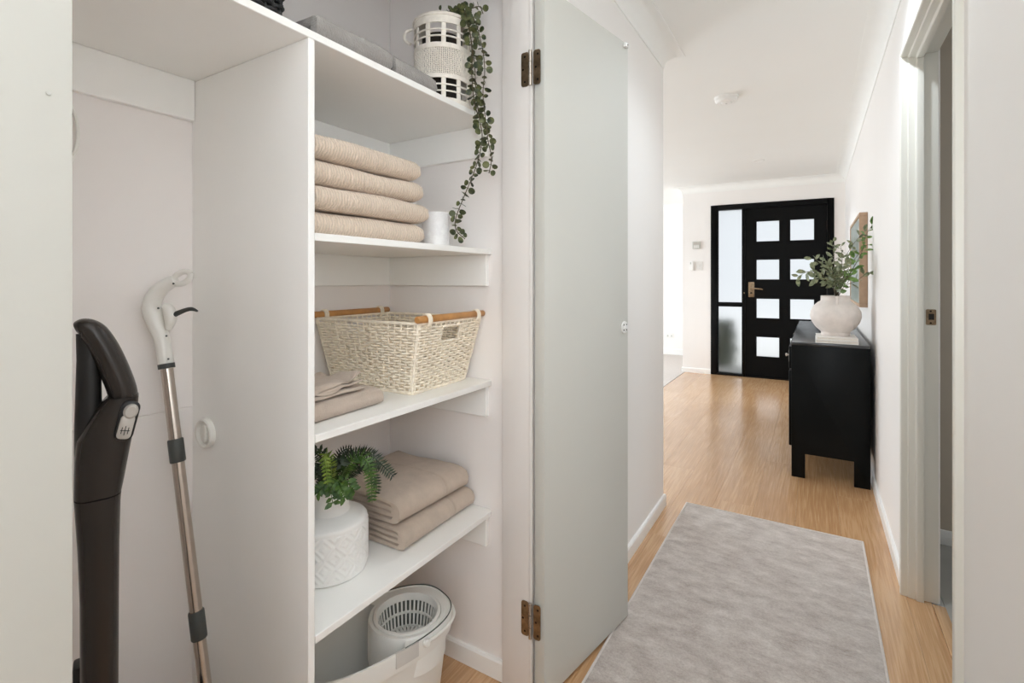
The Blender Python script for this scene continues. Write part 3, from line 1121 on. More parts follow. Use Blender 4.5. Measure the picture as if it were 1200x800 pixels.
# four ribbed towels on the second shelf; folded edge toward the hallway (+x)
z = ZS[1] + .0162
lab = ['thick sand coloured ribbed towel at the bottom of the four-towel stack',
       'thick sand coloured ribbed towel second from the bottom of the four-towel stack',
       'thick sand coloured ribbed towel third from the bottom of the four-towel stack',
       'thick sand coloured ribbed towel on top of the four-towel stack']
for i in range(4):
    W_ = [.335, .345, .327, .318][i]
    o, hgt = folded_towel('folded_towel', lab[i], (-.970 + [.002, .008, .0, .004][i], .655 + W_ / 2, z), [.0, .012, -.006, .008][i], .21, W_, .0255, 2, 'towel_rib', 'stacked ribbed towels', amp=.004, seed=i + 1, dome=.0 if i < 3 else .004)
    z += hgt + .0022
# white folded sheet behind the stack
z0 = ZS[1] + .0162
o, hgt = folded_towel('folded_sheet', 'white folded sheet poking out behind the ribbed towel stack', (-1.155, .965, z0), .0, .13, .49, .030, 7, 'sheet_white', amp=.004, seed=9)
o['category'] = 'sheet'

# marble look canister
cp = at(509.5, 285, 1.36)
t = thing('candle_jar', 'white marbled candle jar beside the ribbed towels', 'candle', (-.925, 1.106, ZS[1] + .0160))
MB().lathe([(0, 0), (.0365, 0), (.0385, .002), (.0385, .096), (.0375, .0975), (.0350, .097), (.034, .08), (0, .08)], 48).build('jar', 'marble', t)
MB().lathe([(0, .0805), (.0325, .0805), (.0325, .078)], 32).build('wax', 'ceramic', t)
MB().tube([(0, 0, .08), (.0005, 0, .087), (.001, 0, .090)], .0008, 6).build('wick', 'shadow_hole', t)

# shelf three: two layers of folded towel and a crumpled cloth
z = ZS[2] + .0162
o, hgt = nested_towel('folded_towel', 'taupe folded bath towel lying in front of the wicker basket', (-1.005, .762, z), .06, .215, .235, .0105, 'towel_taupe', amp=.004, seed=21, dome=.004)
cz = z + hgt + .004
# crumpled washcloth: layered wavy sheets
def wavy_cloth(name, label, loc, rz, L, W, layers, mat, seed, amp):
    m = MB()
    rnd = random.Random(seed)
    nx_, ny_ = 36, 36
    for k in range(layers):
        s0 = Vector((rnd.uniform(0, 50), rnd.uniform(0, 50), 0))
        grid = []
        for top in (1, 0):
            for i in range(nx_ + 1):
                for j in range(ny_ + 1):
                    x, y = -L / 2 + L * i / nx_, -W / 2 + W * j / ny_
                    e = max(abs(2 * x / L), abs(2 * y / W))
                    wv = amp * noise.noise(Vector((x * 16, y * 16, k * .35)) + Vector((seed, 0, 0))) * (.3 + e ** 2)
                    rip = .0045 * math.sin((x + y * .4) * 95 + k) * max(0, e - .72) * 3
                    lift = .020 * max(0, (y / W * 2) - .55) * max(0, x / L * 2 + .2) * (k + .2)
                    z_ = .004 + k * .0085 + (wv + rip) * (.25 + .75 * (k > 0)) + lift + (.0065 if top else 0) * (1 - .6 * max(0, e - .93) / .07)
                    ox = .006 * noise.noise(Vector((y * 22, k * 5, 1.0)) + s0)
                    oy = .006 * noise.noise(Vector((x * 22, k * 5, 2.0)) + s0)
                    grid.append((x * (1 - .03 * k) + ox, y * (1 - .02 * k) + oy, z_))
        N = (nx_ + 1) * (ny_ + 1)
        fs = []
        for i in range(nx_):
            for j in range(ny_):
                a, b, c, d = i * (ny_ + 1) + j, (i + 1) * (ny_ + 1) + j, (i + 1) * (ny_ + 1) + j + 1, i * (ny_ + 1) + j + 1
                fs += [(a, b, c, d), (N + a, N + d, N + c, N + b)]
        bd = [i * (ny_ + 1) for i in range(nx_ + 1)] + [nx_ * (ny_ + 1) + j for j in range(1, ny_ + 1)] + [i * (ny_ + 1) + ny_ for i in range(nx_ - 1, -1, -1)] + [j for j in range(ny_ - 1, 0, -1)]
        for q in range(len(bd)):
            a, b = bd[q], bd[(q + 1) % len(bd)]
            fs.append((a, N + a, N + b, b))
        m.add(grid, fs)
    o = m.build(name, mat, angle=70)
    o.location = loc
    o.rotation_euler = (0, 0, rz)
    return tag(o, label, 'cloth')
wavy_cloth('washcloth', 'crumpled taupe washcloth with wavy edges on the folded bath towel', (-1.01, .735, cz - .004), .1, .20, .185, 3, 'towel_taupe', 4, .012)

# lowest shelf: two big folded towels
z = ZS[3] + .0162
o, hgt = nested_towel('folded_towel', 'sand coloured folded bath towel at the bottom beside the fern vase', (-1.045, 1.096, z), .02, .305, .305, .0148, 'towel_sand', 'bath towels beside the fern', amp=.004, seed=31, hem=.68)
z += hgt + .0035
nested_towel('folded_towel', 'sand coloured folded bath towel lying on top beside the fern vase', (-1.052, 1.090, z), -.015, .290, .292, .0160, 'towel_sand', 'bath towels beside the fern', amp=.006, seed=33, dome=.012, hem=.64)

# grey towels on the top shelf
z = ZS[0] + .0160
folded_towel('folded_towel', 'grey speckled hand towel nearest the divider on the top shelf', (-.945, .757, z), -.03, .20, .205, .0270, 2, 'towel_grey', amp=.005, seed=41, dome=.003)
folded_towel('folded_towel', 'grey speckled hand towel next to the lantern basket on the top shelf', (-.952, .948, z), .03, .20, .155, .0270, 2, 'towel_grey', amp=.005, seed=43, dome=.003)

# ------------------------------------------------------------------ black basket on the top shelf
t = thing('woven_basket', 'black woven storage basket at the left end of the top shelf', 'basket', (-1.018, .462, ZS[0] + .016))
def weave_rows(m, corners_at, z0, z1, pitch, spacing, amp, r, cut=None, sides=5, rc=.012):
    """rows of strands running around a tapering rounded rectangle, passing in and out of the stakes"""
    nrow = int((z1 - z0) / pitch)
    for k in range(nrow):
        zz = z0 + (k + .5) * pitch
        hx_, hy_ = corners_at((zz - z0) / (z1 - z0))
        per = []
        # perimeter as straight sides with rounded corners
        pts = []
        for cx, cy, a0 in ((hx_ - rc, hy_ - rc, 0), (-hx_ + rc, hy_ - rc, 90), (-hx_ + rc, -hy_ + rc, 180), (hx_ - rc, -hy_ + rc, 270)):
            for i in range(5):
                a = math.radians(a0 + 90 * i / 4)
                pts.append((Vector((cx + rc * math.cos(a), cy + rc * math.sin(a), zz)), Vector((math.cos(a), math.sin(a), 0))))
        pts.append(pts[0])
        ln = [0]
        for i in range(1, len(pts)):
            ln.append(ln[-1] + (pts[i][0] - pts[i - 1][0]).length)
        T = ln[-1]
        ns = int(round(T / spacing / 2)) * 2
        tot = ns * 4
        run, cur = [], []
        j = 0
        for q in range(tot + 1):
            s_ = T * q / tot
            while j < len(ln) - 2 and ln[j + 1] < s_:
                j += 1
            f = (s_ - ln[j]) / max(1e-9, ln[j + 1] - ln[j])
            p = pts[j][0].lerp(pts[j + 1][0], f)
            nn = pts[j][1].lerp(pts[j + 1][1], f).normalized()
            ph = PI * q / 4 + (PI if k % 2 else 0)
            p = p + nn * amp * math.sin(ph)
            if cut and cut(p):
                if len(cur) > 2:
                    run.append(cur)
                cur = []
            else:
                cur.append(p)
        if len(cur) > 2:
            run.append(cur)
        for c_ in run:
            m.tube(c_, r, sides, up=(0, 0, 1))
def stakes(m, corners_at, z0, z1, spacing, r, cut=None, rc=.012):
    b, t_ = corners_at(0), corners_at(1)
    per = 2 * (b[0] + b[1]) * 2
    for ax in (0, 1):
        L_ = 2 * b[ax]
        n_ = int(round(L_ / spacing))
        for i in range(n_ + 1):
            f = -1 + 2 * (i + .5) / (n_ + 1)
            for sgn in (-1, 1):
                def pt(h, q):
                    x = h[ax] * f
                    y = h[1 - ax] * sgn
                    return (x, y) if ax == 0 else (y, x)
                p0, p1 = pt(b, 0), pt(t_, 1)
                P0, P1 = Vector((*p0, z0)), Vector((*p1, z1))
                if cut:
                    seg_ = [P0.lerp(P1, k / 20) for k in range(21)]
                    cur = []
                    for p in seg_:
                        if cut(p):
                            if len(cur) > 1: m.tube(cur, r, 5)
                            cur = []
                        else:
                            cur.append(p)
                    if len(cur) > 1: m.tube(cur, r, 5)
                else:
                    m.tube([P0, P1], r, 5)
ca = lambda f: (.150 + .01 * f, .125 + .008 * f)
m = MB()
weave_rows(m, ca, .004, .20, .0105, .016, .003, .0048, sides=5)
m.build('woven_wall', 'black_wicker', t, angle=80, kind='stuff')
m = MB()
stakes(m, ca, .0, .20, .016, .0025)
m.build('stakes', 'black_wicker', t, kind='stuff')
MB().box(-.148, .148, -.123, .123, 0, .006).build('base', 'black_wicker', t, bevel=.002)
h_ = ca(1)
MB().tube([(h_[0], -h_[1], .203), (h_[0], h_[1], .203), (-h_[0], h_[1], .203), (-h_[0], -h_[1], .203), (h_[0], -h_[1], .203)], .007, 8).build('rim', 'black_wicker', t)

# ------------------------------------------------------------------ cream wicker basket with wooden handles
WB = thing('wicker_basket', 'cream wicker basket with two wooden rod handles on the middle shelf', 'basket', (-1.062, 1.105, ZS[2] + .0162), .035)
HB = .192
cb = lambda f: (.150 + .042 * f, .122 + .026 * f)
def cutout(p):
    return abs(p.y) < .042 and .134 < p.z < .176 and abs(p.x) > .14
m = MB()
weave_rows(m, cb, .004, HB - .006, .0074, .0190, .0040, .0031, cut=cutout, sides=6)
m.build('woven_wall', 'wicker', WB, angle=80, kind='stuff')
m = MB()
stakes(m, cb, 0, HB - .002, .0190, .0024, cut=cutout)
m.build('stakes', 'wicker', WB, kind='stuff')
m = MB()
for i in range(21):
    x = -.145 + .29 * i / 20
    m.tube([(x, -.118, .004), (x, .118, .004)], .0035, 5)
for i in range(34):
    y = -.117 + .234 * i / 33
    m.tube([(-.147, y, .006 + .002 * (i % 2)), (.147, y, .006 + .002 * (i % 2))], .0035, 5)
m.build('woven_base', 'wicker', WB, kind='stuff')
def rect_path(h, z, rc=.012):
    pts = []
    for cx, cy, a0 in ((h[0] - rc, h[1] - rc, 0), (-h[0] + rc, h[1] - rc, 90), (-h[0] + rc, -h[1] + rc, 180), (h[0] - rc, -h[1] + rc, 270)):
        for i in range(4):
            a = math.radians(a0 + 30 * i)
            pts.append((cx + rc * math.cos(a), cy + rc * math.sin(a), z))
    return pts + [pts[0]]
MB().tube(rect_path(cb(1), HB - .001), .0042, 8).build('rim', 'wicker', WB)
MB().tube(rect_path(cb(.0), .004), .0042, 8).build('foot_rim', 'wicker', WB)
for sx in (-1, 1):
    for sy in (-1, 1):
        b_, t_ = cb(0), cb(1)
        MB().tube([(sx * (b_[0] - .002), sy * (b_[1] - .002), .002), (sx * (t_[0] - .002), sy * (t_[1] - .002), HB)], .0042, 8).build('corner_post', 'wicker', WB)
for sx in (-1, 1):
    xh = sx * (cb(1)[0] + .002)
    rod = MB().tube([(xh, -.156, HB + .010), (xh, -.153, HB + .010), (xh, .153, HB + .010), (xh, .156, HB + .010)], [.0075, .0095, .0095, .0075], 16).build('handle_rod', 'handle_wood', WB)
    for sy in (-1, 1):
        lp = MB()
        for k in range(3):
            yy = sy * .115 + (k - 1) * .0052
            lp.tube([(xh + .0125 * math.cos(2 * PI * i / 16), yy, HB + .007 + .0155 * math.sin(2 * PI * i / 16)) for i in range(17)], .0028, 6)
        lp.build('binding', 'wicker', rod)
    # bound edge of the hand hole
    xa = cb(.134 / HB)[0]
    xb = cb(.176 / HB)[0]
    MB().tube([(sx * xa, -.042, .134), (sx * xa, .042, .134), (sx * xb, .042, .176), (sx * xb, -.042, .176), (sx * xa, -.042, .134)], .0030, 6).build('hand_hole_edge', 'wicker', WB)

# ------------------------------------------------------------------ white lantern basket with trailing plant
LB = thing('lantern_basket', 'round white rattan lantern basket on the top shelf holding a trailing plant', 'lantern', (-.928, 1.138, ZS[0] + .016), .3)
LB.scale = (1, 1, .935)
R_ = .081
def ringz(m, z, r, rad, n=48):
    m.tube([(r * math.cos(2 * PI * i / n), r * math.sin(2 * PI * i / n), z) for i in range(n + 1)], rad, 8, cap=False)
def hoop(z0, z1, r, th=.004):
    m = MB()
    m.lathe([(r - th, z0), (r, z0), (r + .001, (z0 + z1) / 2), (r, z1), (r - th, z1), (r - th, z0)], 56)
    return m
hoop(0, .020, R_).build('hoop', 'rattan', LB)
hoop(.078, .090, R_).build('hoop', 'rattan', LB)
hoop(.168, .182, R_).build('hoop', 'rattan', LB)
hoop(.240, .262, R_ + .001).build('hoop', 'rattan', LB)
for z0, z1 in ((.020, .078), (.182, .240)):
    for k in range(2 if z1 < .1 else 2):
        zz = z0 + (z1 - z0) * (k + 1) / 3
        m = MB()
        ringz(m, zz, R_ - .001, .0026)
        m.build('ring_rod', 'rattan', LB)
    for k in range(11):
        a = 2 * PI * k / 11
        o = MB().box(-.0065, .0065, -.002, .002, z0 - .004, z1 + .004).build('slat', 'rattan', LB, bevel=.001, loc=((R_ - .003) * math.cos(a), (R_ - .003) * math.sin(a), 0), rot=(0, 0, a + PI / 2))
# woven middle band: crossing strips
m = MB()
nst = 96
for k in range(nst):
    a = 2 * PI * k / nst
    m.tube([((R_ - .002 + .0008 * (-1) ** (j + k)) * math.cos(a + .006 * math.sin(k * 7 + j)), (R_ - .002 + .0008 * (-1) ** (j + k)) * math.sin(a + .006 * math.sin(k * 7 + j)), .088 + .082 * j / 8) for j in range(9)], .0016, 4)
for j in range(19):
    zz = .091 + .0043 * j
    m.tube([((R_ - .002 + .0012 * (-1) ** (i + j)) * math.cos(2 * PI * i / 96), (R_ - .002 + .0012 * (-1) ** (i + j)) * math.sin(2 * PI * i / 96), zz + .0006 * math.sin(i * 1.7 + j)) for i in range(97)], .0013, 4)
m.build('woven_band', 'rattan', LB, kind='stuff')
MB().lathe([(0, .003), (R_ - .004, .003), (R_ - .004, .0), (0, 0)], 40).build('base', 'rattan', LB)
MB().lathe([(.050, .262), (R_ + .004, .262), (R_ + .005, .266), (R_ + .003, .271), (.050, .273), (.050, .262)], 56).build('top_ring', 'rattan', LB)
MB().tube(smoothpts([(-.084, -.025, .258), (-.102, -.03, .248), (-.104, -.03, .225), (-.088, -.026, .212)], 5), .0045, 8).build('strap', 'rattan', LB)
# inner pot of the plant, dark inside
pt = thing('trailing_plant', 'artificial trailing vine with round green leaves hanging from the lantern basket', 'plant', (-.928, 1.138, ZS[0] + .0195))
MB().lathe([(0, 0), (.050, 0), (.058, .205), (.053, .205), (.048, .19), (0, .19)], 32).build('pot', 'soil', pt)
OV = Vector((-.928, 1.138, ZS[0] + .0195))
def vine(path, seed, step=.0125, size=.0098):
    rnd = random.Random(seed)
    pts = smoothpts(path, 8)
    pts = [p - OV for p in pts]
    m = MB()
    m.tube(pts, .0014, 5)
    v = m.build('stem', 'stem', pt)
    m = MB()
    acc, side = 0, 0
    for i in range(1, len(pts)):
        acc += (pts[i] - pts[i - 1]).length
        if acc >= step:
            acc = 0
            side += 1
            a = side * 2.4 + rnd.uniform(-.5, .5)
            t_ = (pts[i] - pts[i - 1]).normalized()
            e1 = t_.cross(Vector((.3, .5, .8))).normalized()
            e2 = t_.cross(e1)
            for s_ in (0, 1):
                ang_ = a + s_ * PI
                dd = (e1 * math.cos(ang_) + e2 * math.sin(ang_) + t_ * .25).normalized()
                nrm = (t_ * .7 + Vector((rnd.uniform(-.6, .6), rnd.uniform(-.6, .6), rnd.uniform(0, .7))) + Vector((.5, -.6, .0)) * .8)
                wv = dd.cross(nrm).normalized()
                up_ = wv.cross(dd).normalized()
                s = size * rnd.uniform(.75, 1.15)
                b0 = pts[i] + dd * .004
                out = [b0]
                for q in range(1, 10):
                    an = PI * q / 5
                    r1 = s * (1 - .0 * q)
                    px_ = b0 + dd * (s * .95 * (1 - math.cos(an))) + wv * (s * .92 * math.sin(an)) + up_ * (.18 * s * abs(math.sin(an)))
                    out.append(px_)
                ctr = b0 + dd * s * .95 - up_ * .05 * s
                n_ = len(out)
                m.add(out + [ctr], [(k_, (k_ + 1) % n_, n_) for k_ in range(n_)])
                m.tube([pts[i], b0 + dd * .002], .0008, 4, cap=False)
    m.build('foliage', 'vine_leaf', pt, angle=80, kind='stuff')
D_ = 1.415
vine([at(522, 17, 1.46), at(533, 10, 1.44), at(545, 16, 1.40), at(551, 40, 1.40), at(556, 75, 1.405), at(558, 110, 1.41), at(562, 140, 1.41), at(565, 160, 1.41), at(561, 185, 1.41), at(553, 208, 1.41), at(543, 232, 1.41), at(534, 256, 1.41), at(535, 270, 1.41), at(545, 280, 1.41)], 1)
vine([at(530, 20, 1.45), at(545, 14, 1.42), at(556, 24, 1.395), at(564, 50, 1.40), at(568, 80, 1.40), at(566, 110, 1.405), at(569, 140, 1.405), at(572, 165, 1.405), at(576, 185, 1.405), at(573, 203, 1.405)], 2)
vine([at(526, 18, 1.47), at(540, 20, 1.42), at(549, 30, 1.39), at(553, 60, 1.392), at(553, 90, 1.395), at(556, 120, 1.40), at(560, 135, 1.40)], 3)
vine([at(540, 14, 1.44), at(552, 10, 1.42), at(562, 8, 1.41), at(566, 16, 1.405)], 5, size=.009)
vine([at(531, 16, 1.47), at(522, 14, 1.48), at(513, 13, 1.48)], 6, size=.007)

# ------------------------------------------------------------------ embossed vase with fern
VC = Vector((-1.010, .806, ZS[3] + .0160))
FV = thing('embossed_vase', 'white ceramic vase embossed with diamonds on the lowest shelf', 'vase', VC)
n_, rows_ = 240, 90
rings = []
def diamond(u, v):
    # nested diamonds, period 1 in both directions
    a, b = abs((u % 1) - .5), abs((v % 1) - .5)
    d = (a + b)
    k = (d * 3.0) % 1
    return 1.0 if k < .5 else 0.0
prof = [(.0, .0), (.082, .0), (.0885, .003)]
RV = .0905
for r_, z_ in prof:
    rings.append([(r_ * math.cos(2 * PI * i / n_), r_ * math.sin(2 * PI * i / n_), z_) for i in range(n_)])
for j in range(rows_ + 1):
    z_ = .008 + .110 * j / rows_
    ring = []
    for i in range(n_):
        a = 2 * PI * i / n_
        u, v = a / (2 * PI) * 12, (z_ - .014) / .050
        dsp = .0022 * diamond(u, v) if .013 < z_ < .113 else 0
        ring.append(((RV + dsp) * math.cos(a), (RV + dsp) * math.sin(a), z_))
    rings.append(ring)
for r_, z_ in [(.0900, .122), (.0870, .1255), (.075, .131), (.056, .137), (.0485, .140), (.0470, .145), (.0465, .190), (.0475, .196), (.0465, .198), (.0430, .196), (.0425, .150), (0.0, .149)]:
    rings.append([(r_ * math.cos(2 * PI * i / n_), r_ * math.sin(2 * PI * i / n_), z_) for i in range(n_)])
MB().loft(rings, cap=False).build('body', 'ceramic', FV, angle=50)
FP = thing('potted_fern', 'artificial fern with dark and light green fronds standing in the embossed vase', 'plant', VC + Vector((0, 0, .150)))
MB().lathe([(0, 0), (.0415, 0), (.0415, .038), (0, .042)], 24).build('soil', 'soil', FP)
OF = VC + Vector((0, 0, .150))
def frond(pts, width, mat, n=22, seed=0, droop=.2, taper=1.0):
    rnd = random.Random(seed)
    P_ = [p - OF for p in smoothpts(pts, 10)]
    ln = [0]
    for i in range(1, len(P_)):
        ln.append(ln[-1] + (P_[i] - P_[i - 1]).length)
    T = ln[-1]
    m = MB()
    m.tube(P_, interp([.0016] * (len(pts) - 1) + [.0006], 10), 5)
    camv = (Vector((0, 0, EYE)) - OF).normalized()
    for k in range(n):
        f = .12 + .88 * k / n
        s_ = f * T
        j = max(i for i in range(len(ln)) if ln[i] <= s_)
        j = min(j, len(P_) - 2)
        p = P_[j].lerp(P_[j + 1], (s_ - ln[j]) / max(1e-9, ln[j + 1] - ln[j]))
        t_ = (P_[j + 1] - P_[j]).normalized()
        side = t_.cross(camv).normalized()
        nrm = side.cross(t_).normalized()
        L_ = width * (math.sin(PI * min(1, .18 + .82 * (1 - f) * 1.0)) ** .6) * (1 - .35 * f)
        w_ = T / n * .34
        for sg in (-1, 1):
            dd = (side * sg + t_ * .35 - nrm * droop + Vector((0, 0, rnd.uniform(-.15, .1)))).normalized()
            a = p
            m.add([a - t_ * w_ * .6, a + dd * L_ * .45 - t_ * w_, a + dd * L_, a + dd * L_ * .5 + t_ * w_, a + t_ * w_ * .6, a + dd * L_ * .5 + nrm * .0012],
                  [(0, 1, 5), (1, 2, 5), (2, 3, 5), (3, 4, 5), (4, 0, 5)])
    m.build('frond', mat, FP, angle=60)
b0 = VC + Vector((0, 0, .19))
def bb(dx, dy): return b0 + Vector((dx, dy, 0))
frond([bb(.01, .01), at(404, 548, 1.17), at(418, 533, 1.17), at(432, 533, 1.16), at(444, 541, 1.16), at(462, 559, 1.16)], .030, 'fern_dark', 36, 1)
frond([bb(.01, .0), at(405, 550, 1.13), at(420, 535, 1.12), at(431, 542, 1.11), at(435, 560, 1.11), at(436, 589, 1.11)], .026, 'fern_mid', 34, 2)
frond([bb(.01, .01), at(410, 556, 1.16), at(424, 545, 1.15), at(436, 552, 1.14), at(441, 568, 1.14), at(440, 580, 1.14)], .024, 'fern_dark', 30, 3)
frond([bb(.02, -.01), at(388, 548, 1.10), at(384, 533, 1.08), at(380, 534, 1.065), at(382, 548, 1.06), at(384, 568, 1.06)], .020, 'fern_light', 28, 4)
frond([bb(-.02, -.01), at(390, 550, 1.2), at(396, 535, 1.2), at(404, 527, 1.21), at(413, 525, 1.22)], .022, 'fern_dark', 24, 5)
frond([bb(-.02, .02), at(398, 545, 1.24), at(410, 532, 1.25), at(425, 529, 1.26), at(440, 531, 1.26)], .022, 'fern_dark', 24, 6)
frond([bb(-.02, -.02), at(380, 545, 1.2), at(372, 532, 1.2), at(362, 530, 1.2), at(350, 538, 1.2)], .022, 'fern_dark', 24, 7)
frond([bb(.02, -.02), at(380, 556, 1.1), at(372, 548, 1.09), at(362, 550, 1.09), at(352, 566, 1.09)], .02, 'fern_dark', 24, 8)
frond([bb(-.01, -.02), at(384, 545, 1.15), at(378, 530, 1.14), at(370, 526, 1.13), at(360, 532, 1.13)], .022, 'fern_dark', 14, 9)
frond([bb(.0, .03), at(414, 552, 1.2), at(428, 545, 1.2), at(446, 547, 1.21)], .024, 'fern_dark', 24, 10)
def sprig(pts, seed, mat='fern_mid', size=.009):
    rnd = random.Random(seed)
    P_ = [p - OF for p in smoothpts(pts, 6)]
    m = MB()
    m.tube(P_, .0009, 5)
    camv = (Vector((0, 0, EYE)) - OF).normalized()
    for i in range(3, len(P_), 2):
        t_ = (P_[i] - P_[i - 1]).normalized()
        for sg in (-1, 1):
            side = t_.cross(camv).normalized() * sg
            dd = (side + t_ * .6 + Vector((rnd.uniform(-.3, .3), rnd.uniform(-.3, .3), rnd.uniform(-.3, .3)))).normalized()
            wv = dd.cross(camv + Vector((rnd.uniform(-.5, .5), 0, rnd.uniform(-.5, .5)))).normalized()
            s = size * rnd.uniform(.8, 1.3)
            a = P_[i]
            up_ = wv.cross(dd)
            m.add([a, a + dd * s * .7 + wv * s * .55, a + dd * s * 1.5 + wv * s * .35, a + dd * s * 2, a + dd * s * 1.5 - wv * s * .35, a + dd * s * .7 - wv * s * .55, a + dd * s - up_ * s * .2],
                  [(0, 1, 6), (1, 2, 6), (2, 3, 6), (3, 4, 6), (4, 5, 6), (5, 0, 6)])
    m.build('sprig', mat, FP, angle=60)
sprig([bb(.02, .0), at(392, 565, 1.10), at(388, 575, 1.08), at(390, 590, 1.08)], 1)
sprig([bb(.02, .01), at(404, 562, 1.10), at(409, 568, 1.09), at(415, 574, 1.09)], 2)
sprig([bb(.02, -.01), at(386, 566, 1.09), at(378, 572, 1.07), at(372, 578, 1.07)], 3)
sprig([bb(.02, .0), at(398, 568, 1.09), at(402, 578, 1.08), at(404, 583, 1.08)], 4)
sprig([bb(.0, .0), at(398, 546, 1.14), at(396, 537, 1.12), at(400, 545, 1.1)], 5, 'fern_dark')
sprig([bb(.0, .0), at(385, 552, 1.14), at(376, 550, 1.12), at(372, 560, 1.1)], 6, 'fern_dark')

# ------------------------------------------------------------------ mop bucket with wringer basket
BK = thing('mop_bucket', 'white oval mop bucket with wringer on the closet floor under the shelves', 'bucket', (-1.012, .948, 0), -.30)
def oval(hl, hw, z, n=64, p=2.6, cy=0):
    out = []
    for i in range(n):
        a = 2 * PI * i / n
        c_, s_ = math.cos(a), math.sin(a)
        out.append((math.copysign(abs(c_) ** (2 / p), c_) * hw, cy + math.copysign(abs(s_) ** (2 / p), s_) * hl, z))
    return out
HBK = .270
m = MB()
m.loft([oval(.180, .090, .0), oval(.188, .097, .006), oval(.215, .117, HBK - .055), oval(.2165, .118, HBK - .054), oval(.226, .126, HBK - .050), oval(.2285, .1285, HBK - .006), oval(.2275, .1275, HBK), oval(.2225, .1225, HBK), oval(.2215, .1215, HBK - .004), oval(.210, .112, HBK - .06), oval(.182, .092, .012), oval(.02, .01, .012)], cap=True)
m.build('body', 'bucket', BK, angle=30)
# wringer basket in a round well at one end
WC = (0.012, .098)
RW = .100
m = MB()
n_ = 72
def circ(r, z, n=n_): return [(WC[0] + r * math.cos(2 * PI * i / n), WC[1] + r * math.sin(2 * PI * i / n), z) for i in range(n)]
m.loft([circ(RW + .006, HBK - .10), circ(RW + .006, HBK - .006), circ(RW + .003, HBK + .004), circ(RW - .006, HBK + .004), circ(RW - .009, HBK - .004), circ(RW - .009, HBK - .10), circ(RW + .006, HBK - .10)], cap=False)
m.build('wringer_well', 'bucket', BK, angle=30)
m = MB()
m.loft([circ(RW - .0092, HBK - .012), circ(RW - .0098, HBK - .012), circ(RW - .0098, HBK - .100), circ(.01, HBK - .100)], cap=False)
m.build('well_shade_liner', 'well_shade', BK, angle=30)  # added liner, coloured like the shaded inside of the well
wr = bpy.data.objects.new('wringer_basket', None)
COL.objects.link(wr)
wr.parent = BK
m = MB()
m.loft([circ(RW - .008, HBK + .001), circ(RW - .0085, HBK + .006), circ(RW - .016, HBK + .007), circ(RW - .021, HBK - .008), circ(RW - .021, HBK - .012), circ(RW - .016, HBK - .012), circ(RW - .010, HBK - .002)], cap=False)
m.build('basket_rim', 'bucket', wr, angle=35)
ribs = 40
zb = HBK - .080
m = MB()
for k in range(ribs):
    a0 = 2 * PI * k / ribs
    w_ = .0026
    ca_, sa_ = math.cos(a0), math.sin(a0)
    tx, ty = -sa_, ca_
    r1, r0 = RW - .018, RW - .030
    P0, P1 = (WC[0] + r0 * ca_, WC[1] + r0 * sa_), (WC[0] + r1 * ca_, WC[1] + r1 * sa_)
    vs = []
    for (x, y), z_ in ((P0, zb), (P1, HBK - .009)):
        for dr in (0, -.003):
            for dt in (-w_, w_):
                vs.append((x + ca_ * dr + tx * dt, y + sa_ * dr + ty * dt, z_))
    m.add(vs, [(0, 1, 5, 4), (3, 2, 6, 7), (2, 0, 4, 6), (1, 3, 7, 5), (0, 2, 3, 1), (4, 5, 7, 6)])
m.build('ribs', 'bucket', wr, smooth=False)
m = MB()
zm = HBK - .043
m.loft([circ(RW - .0235, zm - .003), circ(RW - .0235, zm + .003), circ(RW - .0275, zm + .003), circ(RW - .0275, zm - .003), circ(RW - .0235, zm - .003)], cap=False)
m.build('middle_ring', 'bucket', wr, angle=35)
# slotted floor of the wringer basket
m = MB()
m.loft([circ(RW - .030, zb), circ(RW - .030, zb + .004), circ(RW - .038, zb + .004), circ(RW - .038, zb), circ(RW - .030, zb)], cap=False)
m.loft([circ(.040, zb), circ(.040, zb + .004), circ(.001, zb + .004)], cap=False)
for k in range(32):
    a0 = 2 * PI * k / 32
    ca_, sa_ = math.cos(a0), math.sin(a0)
    w_ = .0038
    vs = []
    for r_ in (.039, RW - .036):
        for dt in (-w_, w_):
            for dz in (0, .004):
                vs.append((WC[0] + r_ * ca_ - sa_ * dt, WC[1] + r_ * sa_ + ca_ * dt, zb + dz))
    m.add(vs, [(0, 1, 3, 2), (4, 6, 7, 5), (0, 4, 5, 1), (2, 3, 7, 6), (1, 5, 7, 3), (0, 2, 6, 4)])
m.build('slotted_floor', 'bucket', wr, angle=35)
